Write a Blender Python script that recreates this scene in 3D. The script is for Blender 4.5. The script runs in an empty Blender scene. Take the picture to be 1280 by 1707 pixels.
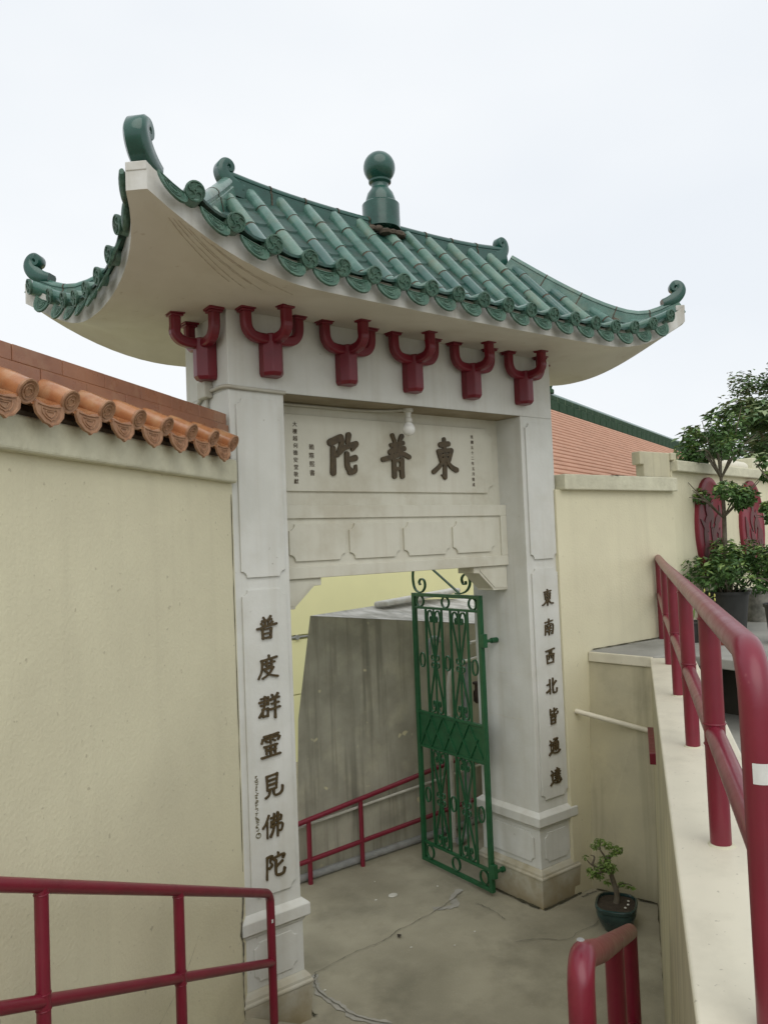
import bpy, math, random
from math import sin, cos, pi, radians, sqrt
from mathutils import Matrix, Vector
import numpy as np

random.seed(7)
SC = bpy.context.scene
COL = SC.collection
V = Vector

# ------------------------------------------------------------------ camera
cam_d = bpy.data.cameras.new('camera')
cam_d.sensor_fit = 'HORIZONTAL'
cam_d.sensor_width = 36.0
cam_d.lens = 36.0 * 1304.87 / 1280.0
cam_d.clip_start = 0.05
cam_d.clip_end = 2000
cam = bpy.data.objects.new('camera', cam_d)
COL.objects.link(cam)
_m = Matrix(((0.79729, 0.60355, 0.00726), (-0.60227, 0.79628, -0.05658), (-0.03994, 0.04074, 0.99837)))
_r, _f, _u = _m.col[0], _m.col[1], _m.col[2]
mw = Matrix.Identity(4)
for i in range(3):
    mw[i][0] = _r[i]; mw[i][1] = _u[i]; mw[i][2] = -_f[i]
    mw[i][3] = (-1.9005, -3.8616, 2.6)[i]
cam.matrix_world = mw
SC.camera = cam

# ------------------------------------------------------------------ sky, sun, exposure
SUN_EL, SUN_AZ = radians(50), radians(210)      # azimuth the light comes from, clockwise from +Y
world = bpy.data.worlds.new('World')
SC.world = world
world.use_nodes = True
wn = world.node_tree.nodes; wl = world.node_tree.links
wn.clear()
w_out = wn.new('ShaderNodeOutputWorld')
w_bg = wn.new('ShaderNodeBackground'); w_bg.inputs[1].default_value = 0.1
w_sky = wn.new('ShaderNodeTexSky'); w_sky.sky_type = 'NISHITA'; w_sky.sun_disc = False
w_sky.sun_elevation = SUN_EL; w_sky.sun_rotation = SUN_AZ
w_sky.dust_density = 4.0
w_tc = wn.new('ShaderNodeTexCoord')
w_map = wn.new('ShaderNodeMapping'); w_map.inputs['Scale'].default_value = (1, 1, 2.2)
w_noi = wn.new('ShaderNodeTexNoise'); w_noi.inputs['Scale'].default_value = 1.3; w_noi.inputs['Detail'].default_value = 4
w_ramp = wn.new('ShaderNodeValToRGB')
w_ramp.color_ramp.elements[0].position = 0.34; w_ramp.color_ramp.elements[0].color = (8.25, 8.65, 9.1, 1)
w_ramp.color_ramp.elements[1].position = 0.62; w_ramp.color_ramp.elements[1].color = (9.15, 9.4, 9.6, 1)
w_mix = wn.new('ShaderNodeMix'); w_mix.data_type = 'RGBA'; w_mix.inputs[0].default_value = 0.93
wl.new(w_tc.outputs['Generated'], w_map.inputs[0]); wl.new(w_map.outputs[0], w_noi.inputs['Vector'])
wl.new(w_noi.outputs[0], w_ramp.inputs[0])
wl.new(w_sky.outputs[0], w_mix.inputs[6]); wl.new(w_ramp.outputs[0], w_mix.inputs[7])
wl.new(w_mix.outputs[2], w_bg.inputs[0]); wl.new(w_bg.outputs[0], w_out.inputs[0])

sun_d = bpy.data.lights.new('sun', 'SUN')
sun_d.energy = 1.3; sun_d.angle = radians(65); sun_d.color = (1.0, 0.97, 0.92)
sun = bpy.data.objects.new('sun', sun_d); COL.objects.link(sun)
_sd = V((sin(SUN_AZ) * cos(SUN_EL), cos(SUN_AZ) * cos(SUN_EL), sin(SUN_EL)))
sun.rotation_euler = _sd.to_track_quat('Z', 'Y').to_euler()
SC.view_settings.view_transform = 'Standard'
SC.view_settings.look = 'None'
SC.view_settings.exposure = 0.12
SC.view_settings.gamma = 1.0

# ------------------------------------------------------------------ materials
def mat(name, base, base2=None, nscale=6.0, rough=0.6, rough_var=0.0, bump=0.0, bscale=60.0, spec=0.4, coat=0.0,
        dirt=None, dirt_scale=3.0, dirt_amt=0.5, streak=None, streak_amt=0.4, streak_scale=(14, 14, 0.7), detail=5.0,
        low=None, speck=None, lo=0.35, hi=0.65, bdist=0.004):
    """procedural paint / plaster / stone: two tones, blotches, vertical run marks, grain"""
    m = bpy.data.materials.new(name); m.use_nodes = True
    nt = m.node_tree; n = nt.nodes; l = nt.links
    b = n['Principled BSDF']
    geo = n.new('ShaderNodeNewGeometry')
    def noise(scale, det=4.0, vec=None, rgh=0.55):
        t = n.new('ShaderNodeTexNoise'); t.inputs['Scale'].default_value = scale; t.inputs['Detail'].default_value = det
        t.inputs['Roughness'].default_value = rgh
        l.new(vec if vec is not None else geo.outputs['Position'], t.inputs['Vector'])
        return t.outputs[0]
    def ramp(x, p0, p1):
        r = n.new('ShaderNodeMapRange'); r.clamp = True
        r.inputs[1].default_value = p0; r.inputs[2].default_value = p1
        l.new(x, r.inputs[0]); return r.outputs[0]
    def mixc(f, a, c, amt=1.0):
        x = n.new('ShaderNodeMix'); x.data_type = 'RGBA'
        if amt != 1.0:
            k = n.new('ShaderNodeMath'); k.operation = 'MULTIPLY'; k.inputs[1].default_value = amt
            l.new(f, k.inputs[0]); f = k.outputs[0]
        l.new(f, x.inputs[0])
        if isinstance(a, tuple): x.inputs[6].default_value = (*a, 1)
        else: l.new(a, x.inputs[6])
        x.inputs[7].default_value = (*c, 1)
        return x.outputs[2]
    col = tuple(base)
    if base2: col = mixc(ramp(noise(nscale, detail), lo, hi), col, base2)
    if dirt: col = mixc(ramp(noise(dirt_scale, 8.0, rgh=0.65), 0.5, 0.75), col, dirt, dirt_amt)
    if streak:
        mp = n.new('ShaderNodeMapping'); mp.inputs['Scale'].default_value = streak_scale
        l.new(geo.outputs['Position'], mp.inputs[0])
        col = mixc(ramp(noise(1.0, 5.0, mp.outputs[0]), 0.5, 0.72), col, streak, streak_amt)
    if low:                                     # mould line that creeps up from the ground: (z0, z1, colour, amount)
        sp = n.new('ShaderNodeSeparateXYZ'); l.new(geo.outputs['Position'], sp.inputs[0])
        ad = n.new('ShaderNodeMath'); ad.operation = 'MULTIPLY_ADD'; ad.inputs[1].default_value = 0.5
        l.new(noise(4.0, 6.0), ad.inputs[0]); l.new(sp.outputs[2], ad.inputs[2])
        col = mixc(ramp(ad.outputs[0], low[1] + 0.25, low[0] + 0.25), col, low[2], low[3])
    if speck: col = mixc(ramp(noise(speck[0], 2.0), speck[1], speck[1] + 0.05), col, speck[2], speck[3])
    if isinstance(col, tuple): b.inputs['Base Color'].default_value = (*col, 1)
    else: l.new(col, b.inputs['Base Color'])
    b.inputs['Roughness'].default_value = rough
    if rough_var:
        r = n.new('ShaderNodeMapRange'); r.inputs[1].default_value = 0.3; r.inputs[2].default_value = 0.7
        r.inputs[3].default_value = max(0.05, rough - rough_var); r.inputs[4].default_value = min(1, rough + rough_var)
        l.new(noise(nscale * 2.5, 4.0), r.inputs[0]); l.new(r.outputs[0], b.inputs['Roughness'])
    b.inputs['Specular IOR Level'].default_value = spec
    b.inputs['Coat Weight'].default_value = coat
    b.inputs['Coat Roughness'].default_value = 0.12
    if bump:
        bp = n.new('ShaderNodeBump'); bp.inputs['Strength'].default_value = bump; bp.inputs['Distance'].default_value = bdist
        l.new(noise(bscale, 6.0), bp.inputs['Height']); l.new(bp.outputs[0], b.inputs['Normal'])
    return m

M = {}
M['white'] = mat('white_masonry_paint', (.635, .64, .60), (.56, .565, .52), 3.0, rough=.65, bump=.3, bscale=45, dirt=(.42, .39, .30), dirt_scale=2.2, dirt_amt=.4, streak=(.43, .40, .32), streak_amt=.28, speck=(24, .735, (.22, .19, .13), .5))
M['plinth'] = mat('plinth_paint', (.46, .45, .38), (.40, .36, .26), 5.0, rough=.7, bump=.3, bscale=50, dirt=(.22, .19, .10), dirt_scale=6, dirt_amt=.75, low=(0.0, .2, (.24, .19, .10), .8))
M['soffit'] = mat('soffit_paint', (.63, .60, .52), (.565, .535, .455), 2.5, rough=.7, bump=.15, bscale=40, dirt=(.43, .37, .28), dirt_scale=1.8, dirt_amt=.5, speck=(14, .70, (.42, .36, .27), .5))
M['fascia'] = mat('fascia_paint', (.60, .60, .57), (.50, .49, .44), 7.0, rough=.6, bump=.15, bscale=40, dirt=(.33, .29, .22), dirt_scale=6, dirt_amt=.5, streak=(.28, .25, .19), streak_amt=.45)
M['recess'] = mat('recess_paint', (.62, .605, .51), (.555, .54, .445), 3.0, rough=.65, bump=.25, bscale=45, dirt=(.40, .345, .24), dirt_scale=3, dirt_amt=.45, streak=(.44, .39, .29), streak_amt=.25)
M['cream'] = mat('cream_plaster', (.71, .67, .475), (.645, .605, .43), 1.3, rough=.78, bump=.38, bscale=60, dirt=(.50, .46, .33), dirt_scale=1.2, dirt_amt=.3, streak=(.53, .49, .35), streak_amt=.28, streak_scale=(8, 8, .45), bdist=.006, low=(0, .45, (.36, .32, .20), .6), speck=(30, .70, (.40, .36, .25), .6))
M['cream_top'] = mat('cream_smooth_paint', (.70, .66, .53), (.63, .60, .48), 2.0, rough=.5, bump=.15, bscale=30, dirt=(.42, .39, .30), dirt_scale=5, dirt_amt=.4, speck=(60, .70, (.25, .22, .16), .5))
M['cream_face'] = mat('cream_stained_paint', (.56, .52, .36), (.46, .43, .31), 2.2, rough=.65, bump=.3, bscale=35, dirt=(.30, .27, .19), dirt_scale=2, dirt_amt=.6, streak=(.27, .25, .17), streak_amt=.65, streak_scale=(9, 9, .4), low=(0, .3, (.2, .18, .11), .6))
M['coping'] = mat('coping_render', (.61, .59, .44), (.53, .51, .38), 6, rough=.75, bump=.8, bscale=24, dirt=(.34, .32, .23), dirt_scale=5, dirt_amt=.5, bdist=.008)
M['floor'] = mat('concrete_floor', (.35, .325, .24), (.24, .222, .16), 1.4, rough=.6, rough_var=.14, bump=.4, bscale=60, dirt=(.14, .13, .09), dirt_scale=1.7, dirt_amt=.8, speck=(120, .665, (.46, .45, .39), .55), detail=10)
M['terrace'] = mat('terrace_concrete', (.36, .36, .33), (.28, .28, .26), 2, rough=.8, bump=.3, bscale=40, dirt=(.17, .17, .15), dirt_scale=2.5, dirt_amt=.6)
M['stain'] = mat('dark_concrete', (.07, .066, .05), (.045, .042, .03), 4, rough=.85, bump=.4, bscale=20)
M['crack'] = mat('crack_dark', (.085, .08, .06), (.16, .15, .115), 18, rough=.9)
M['pale_repair'] = mat('cement_repair', (.36, .345, .30), (.28, .27, .23), 9, rough=.7, bump=.3, bscale=60)
M['red'] = mat('red_gloss_paint', (.185, .011, .028), (.155, .010, .024), 8, rough=.33, rough_var=.05, spec=.5, coat=.06, speck=(26, .75, (.30, .10, .10), .6))
M['bracket_red'] = mat('bracket_red_paint', (.165, .008, .018), (.135, .007, .016), 10, rough=.38, bump=.05, bscale=70, spec=.45, coat=.1)
M['glaze'] = mat('green_glazed_tile', (.036, .115, .088), (.085, .185, .148), 11, rough=.26, rough_var=.12, bump=.15, bscale=25, spec=.5, coat=.35, dirt=(.12, .145, .085), dirt_scale=8, dirt_amt=.65, lo=.35, hi=.68)
M['glaze_pale'] = mat('weathered_green_tile', (.075, .165, .125), (.13, .215, .165), 13, rough=.36, rough_var=.12, bump=.2, bscale=30, spec=.5, coat=.2, dirt=(.15, .155, .095), dirt_scale=9, dirt_amt=.7, lo=.35, hi=.68)
M['glaze_deep'] = mat('deep_green_tile', (.022, .085, .070), (.055, .135, .115), 9, rough=.2, rough_var=.08, bump=.12, bscale=25, spec=.5, coat=.4, dirt=(.07, .10, .06), dirt_scale=7, dirt_amt=.6, lo=.3, hi=.68)
M['glaze_dark'] = mat('dark_green_glaze', (.008, .052, .038), (.018, .082, .062), 8, rough=.24, rough_var=.08, bump=.1, bscale=18, spec=.45, coat=.25)
M['glaze_relief'] = mat('relief_green_tile', (.030, .085, .058), (.068, .135, .095), 26, rough=.45, bump=.9, bscale=75, spec=.4, dirt=(.025, .038, .020), dirt_scale=22, dirt_amt=.85, bdist=.006)
M['pan'] = mat('green_pan_tile', (.010, .045, .034), (.028, .080, .062), 12, rough=.4, bump=.2, bscale=30, dirt=(.03, .03, .018), dirt_scale=9, dirt_amt=.7)
M['mortar'] = mat('tile_mortar', (.060, .045, .032), (.115, .09, .065), 30, rough=.9, bump=.6, bscale=70)
M['terra'] = mat('orange_glazed_tile', (.44, .205, .09), (.35, .145, .062), 14, rough=.27, rough_var=.1, bump=.12, bscale=35, coat=.3, dirt=(.48, .35, .21), dirt_scale=10, dirt_amt=.6)
M['terra_relief'] = mat('orange_relief_tile', (.37, .205, .115), (.28, .14, .075), 30, rough=.55, bump=.6, bscale=60, dirt=(.16, .105, .06), dirt_scale=24, dirt_amt=.55)
M['terra_ridge'] = mat('brown_ridge_tile', (.315, .135, .066), (.235, .095, .047), 5, rough=.33, rough_var=.1, bump=.2, bscale=30, coat=.2, dirt=(.36, .22, .125), dirt_scale=7, dirt_amt=.5)
M['letter'] = mat('bronze_lettering', (.085, .058, .024), (.055, .038, .016), 40, rough=.5, bump=.3, bscale=120, spec=.4)
M['gold_ink'] = mat('faded_gilt_ink', (.12, .10, .035), (.09, .075, .03), 40, rough=.6)
M['gate'] = mat('green_gloss_paint', (.013, .095, .034), (.009, .072, .026), 14, rough=.36, rough_var=.06, bump=.08, bscale=80, coat=.15)
M['conduit'] = mat('painted_conduit', (.46, .45, .38), (.40, .38, .31), 9, rough=.5)
M['bulb'] = mat('opal_glass', (.78, .78, .74), rough=.25, coat=.3)
M['block'] = mat('board_marked_concrete', (.42, .405, .325), (.29, .28, .22), 2.8, rough=.85, bump=.6, bscale=30, dirt=(.52, .49, .36), dirt_scale=3.8, dirt_amt=.6, streak=(.15, .145, .11), streak_amt=.75, streak_scale=(14, 14, .8), speck=(7, .70, (.64, .59, .38), .8), detail=9)
M['block_top'] = mat('weathered_slab', (.62, .61, .57), (.38, .37, .33), 6, rough=.85, bump=.4, bscale=25, dirt=(.14, .14, .12), dirt_scale=7, dirt_amt=.7)
M['yellow'] = mat('yellow_green_render', (.82, .80, .46), (.76, .745, .43), 1.2, rough=.8, bump=.1, bscale=40)
M['pipe_white'] = mat('white_pipe_paint', (.58, .57, .50), (.48, .47, .41), 12, rough=.4)
M['pipe_grey'] = mat('galvanised_pipe', (.30, .31, .30), (.22, .225, .22), 14, rough=.42, dirt=(.16, .12, .08), dirt_scale=8, dirt_amt=.4)
M['iron'] = mat('rusty_valve', (.07, .045, .03), (.04, .03, .022), 25, rough=.7)
M['terra_joint'] = mat('ridge_joint_mortar', (.38, .21, .125), (.30, .16, .09), 20, rough=.8)
M['moss'] = mat('dark_moss_grime', (.035, .034, .018), (.06, .055, .03), 30, rough=.9, bump=.6, bscale=80)
M['wall_crack'] = mat('wall_hairline', (.36, .325, .23), (.46, .42, .30), 15, rough=.8)
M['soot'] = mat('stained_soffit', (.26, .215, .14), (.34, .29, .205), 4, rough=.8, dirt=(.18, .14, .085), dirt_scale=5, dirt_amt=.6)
M['stain_brown'] = mat('brown_stain', (.42, .36, .27), (.48, .42, .33), 20, rough=.8)
M['roof_orange'] = mat('orange_roof_tile', (.56, .325, .225), (.50, .28, .19), 2, rough=.75, dirt=(.38, .22, .15), dirt_scale=1.5, dirt_amt=.5, bump=.2, bscale=30)
M['far_ridge'] = mat('green_ridge_tile', (.016, .045, .022), (.03, .07, .036), 6, rough=.75, spec=.2)
M['far_joint'] = mat('ridge_joint', (.16, .21, .13), (.13, .17, .11), 12, rough=.8)
M['bark'] = mat('grey_bark', (.16, .14, .105), (.10, .085, .06), 20, rough=.85, bump=.6, bscale=60)
M['soil'] = mat('potting_soil', (.055, .042, .028), (.035, .027, .018), 40, rough=.95, bump=.9, bscale=90)
M['pot_teal'] = mat('teal_glazed_pot', (.012, .030, .030), (.020, .050, .046), 9, rough=.22, coat=.4, bump=.08, bscale=25)
M['pot_black'] = mat('black_plastic_pot', (.028, .029, .027), (.040, .041, .038), 8, rough=.5)
M['pot_clay'] = mat('red_clay_pot', (.20, .055, .040), (.15, .042, .030), 9, rough=.6)
M['pot_stone'] = mat('stone_planter', (.30, .29, .25), (.14, .14, .12), 14, rough=.85, bump=.5, bscale=30)
M['plaque'] = mat('crimson_plaque_paint', (.22, .020, .035), (.17, .016, .028), 7, rough=.5)
M['plaque_fig'] = mat('plaque_carving', (.085, .045, .036), (.13, .03, .036), 9, rough=.6)
M['sticker'] = mat('torn_paper_sticker', (.62, .62, .60), (.52, .52, .50), 20, rough=.6)
M['dry_leaf'] = mat('dead_leaf', (.03, .022, .014), rough=.8)
M['bud'] = mat('yellow_bud', (.60, .55, .16), (.45, .45, .12), 30, rough=.6)

def leaf_mat(name, c1, c2, nscale=3.0, rough=.45):
    m = mat(name, c1, c2, nscale, rough=rough, spec=.35, lo=.4, hi=.62)
    b = m.node_tree.nodes['Principled BSDF']
    b.inputs['Transmission Weight'].default_value = 0.0
    return m
M['leaf'] = leaf_mat('dark_leaf', (.045, .105, .026), (.085, .165, .042), 9)
M['leaf_light'] = leaf_mat('young_leaf', (.15, .24, .055), (.21, .30, .085), 9)
M['tree_leaf'] = leaf_mat('tree_leaf', (.075, .14, .052), (.12, .19, .072), .8)
M['tree_tip'] = leaf_mat('pale_tree_leaf', (.20, .26, .12), (.27, .32, .17), .8)
M['bonsai_leaf'] = leaf_mat('bonsai_leaf', (.085, .15, .026), (.14, .22, .044), 20)
M['grass_leaf'] = leaf_mat('bright_bush_leaf', (.05, .15, .025), (.08, .20, .04), 20)

# ------------------------------------------------------------------ mesh helpers
class MB:
    def __init__(self): self.v = []; self.f = []; self.mi = []; self.cur = 0
    def add(self, verts, faces, mi=None):
        o = len(self.v); self.v.extend([tuple(p) for p in verts])
        k = self.cur if mi is None else mi
        for f in faces: self.f.append([o + i for i in f]); self.mi.append(k)
    def box(self, a, b, mi=None):
        x0, y0, z0 = a; x1, y1, z1 = b
        self.add([(x0, y0, z0), (x1, y0, z0), (x1, y1, z0), (x0, y1, z0), (x0, y0, z1), (x1, y0, z1), (x1, y1, z1), (x0, y1, z1)],
                 [(0, 3, 2, 1), (4, 5, 6, 7), (0, 1, 5, 4), (1, 2, 6, 5), (2, 3, 7, 6), (3, 0, 4, 7)], mi)
    def hexa(self, bot, top, mi=None):              # two quads, counter-clockwise from above
        self.add(list(bot) + list(top), [(0, 3, 2, 1), (4, 5, 6, 7), (0, 1, 5, 4), (1, 2, 6, 5), (2, 3, 7, 6), (3, 0, 4, 7)], mi)
    def prism(self, poly, fr, depth, mi=None):       # poly in 2-D, fr = (origin, ex, ey, en)
        o, ex, ey, en = [V(q) for q in fr]; n = len(poly)
        A = [o + ex * p[0] + ey * p[1] for p in poly]; B = [p + en * depth for p in A]
        fs = [tuple(range(n))[::-1], tuple(range(n, 2 * n))] + [(i, (i + 1) % n, n + (i + 1) % n, n + i) for i in range(n)]
        self.add(A + B, fs, mi)
    def loft(self, rings, closed=True, caps=True, mi=None):
        n = len(rings[0]); vs = [p for r in rings for p in r]; fs = []
        for j in range(len(rings) - 1):
            for i in range(n if closed else n - 1):
                k = (i + 1) % n
                fs.append((j * n + i, j * n + k, (j + 1) * n + k, (j + 1) * n + i))
        if caps and closed:
            fs.append(tuple(range(n))[::-1]); fs.append(tuple((len(rings) - 1) * n + i for i in range(n)))
        self.add(vs, fs, mi)
    def tube(self, pts, r, n=10, caps=True, mi=None, ref=None, ab=(1, 1)):
        pts = [V(p) for p in pts]; m = len(pts)
        rs = r if isinstance(r, (list, tuple)) else [r] * m
        rings = []; prev = V(ref) if ref else None
        for i, p in enumerate(pts):
            t = (pts[min(i + 1, m - 1)] - pts[max(i - 1, 0)])
            if t.length < 1e-9: t = V((0, 0, 1))
            t.normalize()
            if prev is None: prev = V((0, 0, 1)) if abs(t.z) < .9 else V((1, 0, 0))
            a = prev - t * prev.dot(t)
            if a.length < 1e-6: a = t.orthogonal()
            a.normalize(); b = t.cross(a); prev = a
            rings.append([p + a * (cos(2 * pi * k / n) * rs[i] * ab[0]) + b * (sin(2 * pi * k / n) * rs[i] * ab[1]) for k in range(n)])
        self.loft(rings, True, caps, mi)
    def ribbon(self, pts, nrm, w, d, mi=None):       # flat bar: width w in the path's plane, depth d along nrm
        pts = [V(p) for p in pts]; nrm = V(nrm).normalized(); m = len(pts); rings = []
        ws = w if isinstance(w, (list, tuple)) else [w] * m
        for i, p in enumerate(pts):
            t = (pts[min(i + 1, m - 1)] - pts[max(i - 1, 0)]).normalized(); a = nrm.cross(t).normalized() * (ws[i] / 2); b = nrm * (d / 2)
            rings.append([p - a - b, p + a - b, p + a + b, p - a + b])
        self.loft(rings, True, True, mi)
    def lathe(self, prof, c, n=24, mi=None, sx=1, sy=1):
        c = V(c); rings = [[c + V((r * cos(2 * pi * k / n) * sx, r * sin(2 * pi * k / n) * sy, z)) for k in range(n)] for r, z in prof]
        self.loft(rings, True, True, mi)
    def ring(self, c, ex, ey, R, r, n=18, k=6, mi=None):
        c, ex, ey = V(c), V(ex), V(ey); en = ex.cross(ey); vs = []; fs = []
        for i in range(n):
            a = 2 * pi * i / n; d = ex * cos(a) + ey * sin(a)
            for j in range(k):
                q = 2 * pi * j / k; vs.append(c + d * (R + r * cos(q)) + en * (r * sin(q)))
        for i in range(n):
            for j in range(k):
                fs.append((i * k + j, ((i + 1) % n) * k + j, ((i + 1) % n) * k + (j + 1) % k, i * k + (j + 1) % k))
        self.add(vs, fs, mi)
    def build(self, name, mats, parent=None, smooth=None, bevel=0.0, bseg=2):
        me = bpy.data.meshes.new(name)
        off = V((0, 0, 0)); p = parent
        while p is not None: off += V(p.location); p = p.parent
        me.from_pydata([(x - off.x, y - off.y, z - off.z) for x, y, z in self.v], [], self.f)
        for m_ in (mats if isinstance(mats, (list, tuple)) else [mats]): me.materials.append(M[m_])
        me.polygons.foreach_set('material_index', self.mi)
        me.update()
        if smooth is not None:
            me.polygons.foreach_set('use_smooth', [True] * len(me.polygons))
            if smooth < 180: me.set_sharp_from_angle(angle=radians(smooth))
        o = bpy.data.objects.new(name, me); COL.objects.link(o)
        if parent is not None: o.parent = parent
        if bevel:
            b = o.modifiers.new('bevel', 'BEVEL'); b.width = bevel; b.segments = bseg; b.limit_method = 'ANGLE'; b.angle_limit = radians(40)
        return o

def tag(o, label=None, cat=None, group=None, kind=None):
    if label: o['label'] = label
    if cat: o['category'] = cat
    if group: o['group'] = group
    if kind: o['kind'] = kind
    return o
def thing(name, label, cat, loc=(0, 0, 0), group=None):
    o = bpy.data.objects.new(name, None); COL.objects.link(o); o.location = loc; o.empty_display_size = .1
    return tag(o, label, cat, group)
def crom(pts, k=6):                                   # Catmull-Rom through points
    P = [V(p) for p in pts]; out = []
    for i in range(len(P) - 1):
        a = P[max(i - 1, 0)]; b = P[i]; c = P[i + 1]; d = P[min(i + 2, len(P) - 1)]
        for j in range(k):
            t = j / k
            out.append(.5 * ((2 * b) + (c - a) * t + (2 * a - 5 * b + 4 * c - d) * t * t + (3 * b - a - 3 * c + d) * t ** 3))
    out.append(P[-1]); return out
def notched(x0, z0, x1, z1, r, k=6):                  # rectangle with concave quarter-round corners
    out = []
    for cx, cz, a0 in ((x0, z0, 90), (x1, z0, 180), (x1, z1, 270), (x0, z1, 360)):
        for i in range(k + 1):
            a = radians(a0 - 90 * i / k); out.append((cx + r * cos(a), cz + r * sin(a)))
    return out

# ================================================================== SETTING: ground, stairs, terrace
A_UP = V((-.79, -.613, 0)); N_R = V((.613, -.79, 0))     # up the stair / to its right-hand side seen from the gate... (towards the parapet)
mb = MB(); mb.add([(-150, -150, 0), (150, -150, 0), (150, 150, 0), (-150, 150, 0)], [(0, 1, 2, 3)])
tag(mb.build('ground', 'floor'), kind='structure')

def strip(points, width, z, name, material):
    """thin wavering sheet lying on the floor (open crack or a smear of cement)"""
    pts = crom([V((x, y, 0)) for x, y in points], 7); vs = []; fs = []
    for i, p in enumerate(pts):
        t = (pts[min(i + 1, len(pts) - 1)] - pts[max(i - 1, 0)]).normalized(); a = V((-t.y, t.x, 0))
        q = p + a * random.uniform(-.006, .006); w = width * random.uniform(.35, 1.0)
        vs += [q + a * w + V((0, 0, z)), q - a * w + V((0, 0, z))]
        if i: fs.append((2 * i - 2, 2 * i - 1, 2 * i + 1, 2 * i))
    m_ = MB(); m_.add(vs, fs); return tag(m_.build(name, material), kind='structure')
C1 = [(.618, .342), (.791, .371), (.983, .383), (1.171, .377), (1.325, .42), (1.529, .439), (1.786, .482), (2.036, .564)]
C2 = [(.62, .335), (.563, .261), (.533, .14), (.543, -.002), (.56, -.185), (.66, -.36)]
strip(C2, .035, .004, 'cement_repair', 'pale_repair')
strip([(1.70, .50), (1.85, .44), (1.93, .55), (2.06, .60)], .035, .004, 'cement_repair', 'pale_repair')
strip(C1, .0028, .008, 'floor_crack', 'crack')
strip(C2, .004, .008, 'floor_crack', 'crack')
strip([(1.98, .36), (1.988, .324), (1.99, .176), (1.961, .051)], .003, .008, 'floor_crack', 'crack')
strip([(1.80, -.20), (1.942, -.278), (2.065, -.398), (2.202, -.384), (2.338, -.398), (2.45, -.36)], .0028, .008, 'floor_crack', 'crack')
strip([(2.62, -.075), (2.70, -.075), (2.77, -.08)], .012, .004, 'floor_crack', 'crack')

# stair of concrete steps, up to the landing the view is taken from
mb = MB()
def stp(s0, s1, z, n0=-.05, n1=2.05):
    def pt(s, n): return A_UP * s + N_R * n
    q = [pt(s0, n0), pt(s1, n0), pt(s1, n1), pt(s0, n1)]
    q = q[::-1]
    mb.hexa([(p.x, p.y, -.02) for p in q], [(p.x, p.y, z) for p in q])
for i in range(7): stp(.012 + i * .337, .012 + (i + 1) * .337 + (4.0 if i == 6 else 0), .15 * (i + 1))
tag(mb.build('stairs', 'floor', bevel=.012), kind='structure')

# terrace slab, its cream retaining wall, lower ground beside it
mb = MB()
slab = [(2.893, -.036), (2.929, -.56), (3.12, -.70), (3.06, -1.3), (2.9, -3.0), (9.5, -3.0), (9.5, .86), (6.0, .26), (4.1, -.036)]
mb.prism(slab, ((0, 0, 1.664), (1, 0, 0), (0, 1, 0), (0, 0, 1)), .07)
tag(mb.build('terrace', 'terrace', bevel=.008), kind='structure')
mb = MB(); mb.box((3.55, -3.0, 0), (9.5, -.04, 1.66)); tag(mb.build('terrace_base', 'stain'), kind='structure')  # shade of the void under the slab is put into this dark colour
mb = MB()
low = [(-.70, -3.30), (2.96, -.70), (3.54, -.45), (3.54, -3.0), (-.2, -6)]
mb.prism(low[::-1], ((0, 0, 0.02), (1, 0, 0), (0, 1, 0), (0, 0, 1)), 1.24)
tag(mb.build('lower_path', 'terrace'), kind='structure')

# ================================================================== GATEWAY
T = 2.63; D = .568; W1 = .342; XR = 2.289
gate = thing('temple_gateway', 'white Chinese gateway with green tiled upturned roof, red brackets and carved couplets', 'gateway', (T / 2, D / 2, 0))
FX = ((0, 0, 0), (1, 0, 0), (0, 0, 1), (0, -1, 0))       # frame for things on the front face

def rect_stack(mb, x0, x1, prof):
    rings = []
    for o, z in prof: rings.append([(x0 - o, -o, z), (x1 + o, -o, z), (x1 + o, D + o, z), (x0 - o, D + o, z)])
    mb.loft(rings)
def pillar(x0, side, chars):
    x1 = x0 + W1
    mb = MB(); rect_stack(mb, x0, x1, [(0, .640), (0, 3.482)])
    lab = 'left-hand pillar with seven bronze characters and a column of small script' if side < 0 else 'right-hand pillar with seven bronze characters'
    p = tag(mb.build('pillar', 'white', gate, bevel=.006), lab)
    mb = MB()
    for z0, z1 in ((2.445, 3.432), (.735, 2.378)): mb.prism(notched(x0 + .036, z0, x1 - .034, z1, .034), ((0, -.0005, 0), (1, 0, 0), (0, 0, 1), (0, -1, 0)), .0125)
    mb.build('front_panel', 'white', p, bevel=.002)
    mb = MB(); rect_stack(mb, x0, x1, [(.004, .262), (.004, .535), (.012, .541), (.015, .553), (.037, .568), (.037, .630), (.002, .658)])
    d = mb.build('dado', 'white', p, bevel=.004)
    mb = MB(); mb.prism(notched(x0 + .04, .30, x1 - .04, .505, .03), ((0, -.004, 0), (1, 0, 0), (0, 0, 1), (0, -1, 0)), .007)
    xs, sg = (x0 - .004, -1) if side > 0 else (x1 + .004, 1)
    mb.prism(notched(.05, .30, D - .05, .505, .03), ((xs, 0, 0), (0, 1, 0), (0, 0, 1), (sg, 0, 0)), .010)
    mb.build('dado_panel', 'white', p, bevel=.003)
    mb = MB(); rect_stack(mb, x0, x1, [(.026, -.01), (.037, .198), (.041, .204), (.041, .214), (.033, .222), (.030, .236), (.014, .256), (.0, .266)])
    mb.build('plinth', 'plinth', p, bevel=.004)
    return p
pl = pillar(0, -1, '')
pr = pillar(XR, 1, '')

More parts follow.
